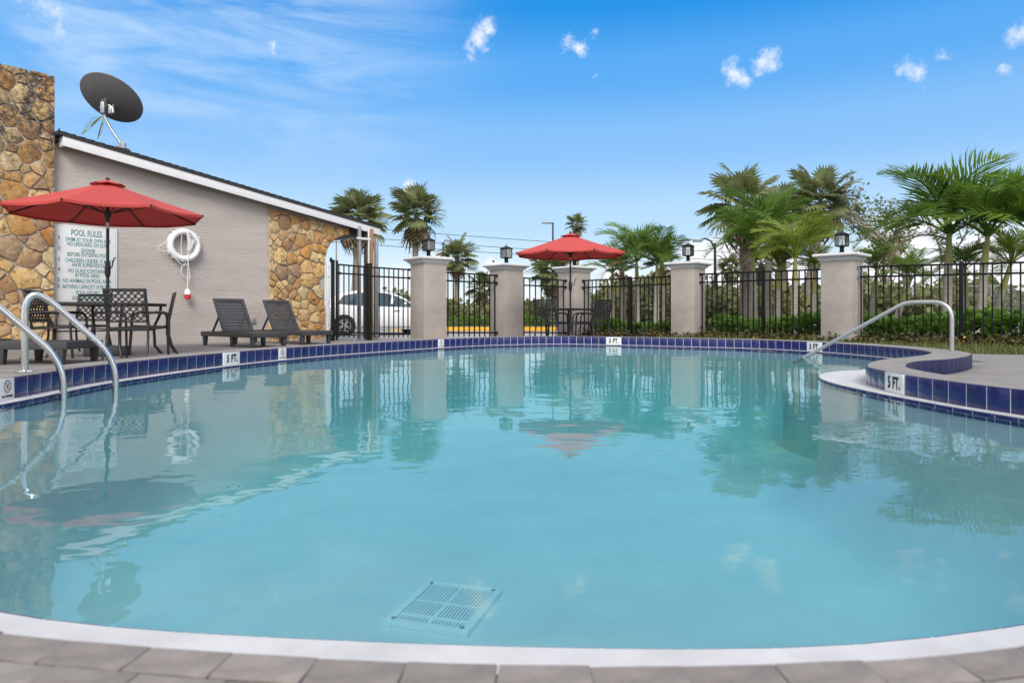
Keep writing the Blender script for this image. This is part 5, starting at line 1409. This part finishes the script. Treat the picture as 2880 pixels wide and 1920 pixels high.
# ------------------------------------------------------------------ parking: yellow kerb, cars
q0, q1 = at(1100, 29.2).xy, at(1660, 29.2).xy
b = MB(); b.box(((q0.x+q1.x)/2, 29.3, -.02), (q1.x-q0.x, .22, .17)); o = b.build('yellow_kerb', MT['yellow_paint'], bevel=.02); tag(o, 'yellow painted parking kerb seen between the first pillars', 'kerb')
b = MB(); b.box((q0.x-8, 29.3, -.03), (16, .2, .15)); o = b.build('concrete_kerb', MT['asphalt'], bevel=.02); o['kind'] = 'structure'
def make_car(label, x, y, z, rz, paint, simple=False):
    """nose towards +x, origin under the middle"""
    t = thing('parked_car', label, 'car', (x, y, z), rz)
    # stations: x, half width, sill z, belt z, roof z (None: no cabin), roof half width
    S = [(-2.16, .60, .52, .86, None, .55), (-2.12, .72, .36, .92, None, .62), (-1.98, .82, .28, 1.0, 1.06, .62), (-1.70, .87, .24, 1.02, 1.30, .58), (-1.30, .885, .20, 1.0, 1.44, .57), (-.75, .89, .19, .975, 1.515, .58),
         (-.15, .89, .19, .955, 1.535, .585), (.35, .89, .19, .945, 1.48, .58), (.80, .89, .19, .94, 1.28, .60), (1.15, .885, .19, .94, 1.06, .66), (1.42, .875, .20, .925, None, .74), (1.78, .85, .24, .86, None, .70), (2.02, .76, .30, .76, None, .60), (2.14, .60, .40, .66, None, .48)]
    b = MB(); rings = []
    for x_, hw, zs, zb, zr_, rw in S:
        zr2 = zr_ if zr_ else zb+.015
        half = [(hw*.90, zs), (hw, zs+.12), (hw*1.0, zs+(zb-zs)*.55), (hw*.965, zb-.06), (hw*.93, zb), (rw if zr_ else hw*.86, zr2-.045 if zr_ else zb+.008), (rw*.8, zr2), (0, zr2+.015)]
        ring = [(x_, -a, c) for a, c in half]+[(x_, a, c) for a, c in half[-2::-1]]; rings.append(ring)
    n = len(rings[0]); vs = [p for r_ in rings for p in r_]; fs = []
    for i in range(len(rings)-1):
        for j in range(n): fs.append((i*n+j, (i+1)*n+j, (i+1)*n+(j+1) % n, i*n+(j+1) % n))
    fs.append(tuple(range(n))); fs.append(tuple((len(rings)-1)*n+j for j in range(n-1, -1, -1))); b.add(vs, fs)
    me = b.mesh('body', paint)
    for p in me.polygons: p.use_smooth = True
    me.set_sharp_from_angle(angle=R(38)); body = place('body', me, t)
    def sec(x_):
        for i in range(len(S)-1):
            if S[i][0] <= x_ <= S[i+1][0]:
                k = (x_-S[i][0])/(S[i+1][0]-S[i][0]); A_, B_ = S[i], S[i+1]; L = lambda j: (A_[j] or A_[3])+((B_[j] or B_[3])-(A_[j] or A_[3]))*k
                return L(1), L(3), L(4), L(5)
    def side_glass(xs, name):
        for sg in (-1, 1):
            g_ = MB(); vs = []; 
            for x_, lo, hi in xs:
                hw, zb, zr_, rw = sec(x_); za_, zc_ = zb, zr_-.045
                for q in (lo, hi): zq = za_+(zc_-za_)*q; yq = hw*.93+(rw-hw*.93)*q; vs.append((x_, sg*(yq+.006), zq))
            fs = [(2*i, 2*i+2, 2*i+3, 2*i+1) if sg < 0 else (2*i, 2*i+1, 2*i+3, 2*i+2) for i in range(len(xs)-1)]; g_.add(vs, fs); g_.build(name, MT['car_glass'], t)
    side_glass([(-1.78, .30, .34), (-1.55, .12, .72), (-1.25, .05, .86), (-.80, .04, .93), (-.34, .04, .94)], 'rear_window')
    side_glass([(-.22, .04, .94), (.15, .04, .92), (.50, .04, .88), (.85, .05, .80), (1.12, .08, .35)], 'front_window')
    g_ = MB(); r1_ = sec(.42); r2_ = sec(1.30)
    g_.add([(.40, -r1_[3]*.78, r1_[2]-.01+.02), (.40, r1_[3]*.78, r1_[2]+.01), (1.30, r2_[0]*.80, r2_[1]+.06), (1.30, -r2_[0]*.80, r2_[1]+.06)], [(0, 3, 2, 1)]); g_.build('windscreen', MT['car_glass'], t)
    for wx in (-1.33, 1.37):
        for sg in (-1, 1):
            b = MB(); M_ = Matrix.Translation((wx, sg*.80, .325)) @ Matrix.Rotation(R(-90)*sg, 4, 'X'); b.M = M_
            b.lathe([(.375, -.06), (.375, .094)], 28); b.build('wheel_arch', MT['tyre'], t)
            w_ = MB(); w_.M = M_; w_.lathe([(.30, -.1), (.325, -.08), (.325, .07), (.31, .098), (.225, .103), (.21, .085)], 30); wh = w_.build('wheel', MT['tyre'], t, smooth=40)
            r_ = MB(); r_.M = M_
            for k in range(10):
                a = 2*math.pi*k/10+(.13 if k % 2 else -.13); r_.M = M_ @ Matrix.Translation((0, 0, -.0)) @ Matrix.Rotation(a, 4, 'Z'); r_.box((.125, 0, .10), (.16, .030, .02))
            r_.M = M_; r_.lathe([(.05, .09), (.05, .115), (.02, .12)], 12)
            ring = [(.214*math.cos(2*math.pi*i/26), .214*math.sin(2*math.pi*i/26), .10) for i in range(26)]; r_.tube(ring, .012, 5, True); r_.build('rim', MT['alloy'], wh)
    for sg in (-1, 1):
        b = MB(); b.box((1.02, sg*.98, .99), (.14, .17, .12)); b.build('mirror', paint, t, bevel=.03)
        for hx in (-.62, .42): b = MB(); b.box((hx, sg*.893, .84), (.20, .03, .03)); b.build('door_handle', MT['alloy'], t, bevel=.008)
        b = MB(); b.box((-2.02, sg*.745, .90), (.16, .16, .22)); b.build('tail_lamp', MT['tail_red'], t, bevel=.02)
        b = MB()
        for dx in (-1.02, -.28, .98): b.box((dx, sg*.8915, .58), (.008, .003, .66))
        b.box((-.02, sg*.8915, .30), (1.9, .004, .02)); b.build('door_seam', MT['fitting'], t)
    return t
cz = -.10; cc = gnd(968, 944, cz); hd = R(24); c_ = Vector((math.cos(hd), math.sin(hd))); sdv = Vector((-c_.y, c_.x))
cpos = cc.xy+c_*1.33+sdv*.88
make_car('white hatchback parked behind the black gate', cpos.x, cpos.y, cz, hd, MT['car_white'])
sp_ = at(2755, 22.5); make_car('silver blue car behind the hedge at the right, mostly hidden', sp_.x, sp_.y, -.92, R(8), MT['car_silver'])

# ------------------------------------------------------------------ street lights, wires, far buildings
def street_light(label, px, Z, y_top, y_bot, arm, style=0):
    b0 = at(px, Z, z=-.1); h = zy(y_top, Z)+.1; t = thing('street_light', label, 'street light', b0, 0, 'street lights beyond the fence'); s = F/Z; r = .09 if Z > 30 else .1
    b = MB(); b.tube([(0, 0, 0), (0, 0, h)], [r, r*.7], 8); b.build('pole', MT['pole_bronze'] if style != 2 else MT['grey_paint'], t)
    a = arm/s; b = MB()
    if style == 0: b.tube([(0, 0, h-.06), (a, 0, h-.04)], .05, 6)
    else: b.tube([(0, 0, h-.35), (a*.25, 0, h+.1), (a*.65, 0, h+.24), (a, 0, h+.16)], .045, 6)
    b.build('arm', MT['pole_bronze'] if style != 2 else MT['grey_paint'], t)
    b = MB(); b.box((a*1.15, 0, h-.03 if style == 0 else h+.13), (max(.45, abs(a)*.35), .25, .12)); b.build('lamp_head', MT['grey_paint'], t, bevel=.03)
street_light('slim dark street light with a flat head left of the far umbrella', 1555, 55, 626, 0, -20, 0)
street_light('tall dark street light with a curved arm beside the fourth pillar', 2011, 34, 684, 0, -42, 1)
street_light('tiny far street light rising behind the building roof', 946, 70, 578, 0, -14, 2)
street_light('thin curved street light behind the lower cabbage palm', 1246, 62, 682, 0, 13, 1)
for k, (a, b_) in enumerate((((1020, 632), (1530, 676)), ((900, 655), (1640, 716)), ((860, 678), (1660, 738)))):
    labs = ('uppermost thin power line crossing the sky beside the palms', 'middle power line of the three, passing behind the lanterns', 'lowest power line of the three, just above the second pillar')
    p, q = at(a[0]-900, 62, a[1]-78), at(b_[0]+1300, 78, b_[1]+60-14*k); n = 24
    pts = [p.lerp(q, i/n)-Vector((0, 0, 1.1*4*(i/n)*(1-i/n))) for i in range(n+1)]
    b = MB(); b.tube(pts, .028, 5); o = b.build('power_line', MT['cable']); tag(o, labs[k], 'power line', 'power lines beyond the palms')
def shop(label, px0, px1, Z, yt, wall, roof, stripe):
    a, c = at(px0, Z), at(px1, Z); w_ = c.x-a.x; h = zy(yt, Z)+.1; t = thing('shop_building', label, 'building', ((a.x+c.x)/2, Z, -.1))
    b = MB(); b.box((0, 4, h*.4), (w_, 8, h*.8)); b.build('wall', wall, t)
    b = MB(); b.box((0, 3.9, h*.9), (w_+.6, 8.6, h*.2)); b.build('roof', roof, t)
    for k in range(5):
        b = MB(); b.box((-w_/2+w_*(k+.5)/5, -.01, h*.3), (w_*.13, .06, h*.36)); f_ = b.build('window', MT['grey_paint'], t); b = MB(); b.box((-w_/2+w_*(k+.5)/5, -.03, h*.3), (w_*.11, .06, h*.31)); b.build('pane', MT['car_glass'], f_)
    b = MB(); b.box((w_*.1, -.15, h*.62), (w_*.5, .2, h*.12)); b.build('sign_band', stripe, t)
shop('far red roofed shop with cream walls at the right edge', 2826, 3060, 88, 826, MT['shop_cream'], MT['shop_red'], MT['tail_red'])
shop('far building with an orange roof behind the slim fan palm', 2112, 2168, 92, 838, MT['shop_cream'], MT['roof_orange'], MT['roof_orange'])
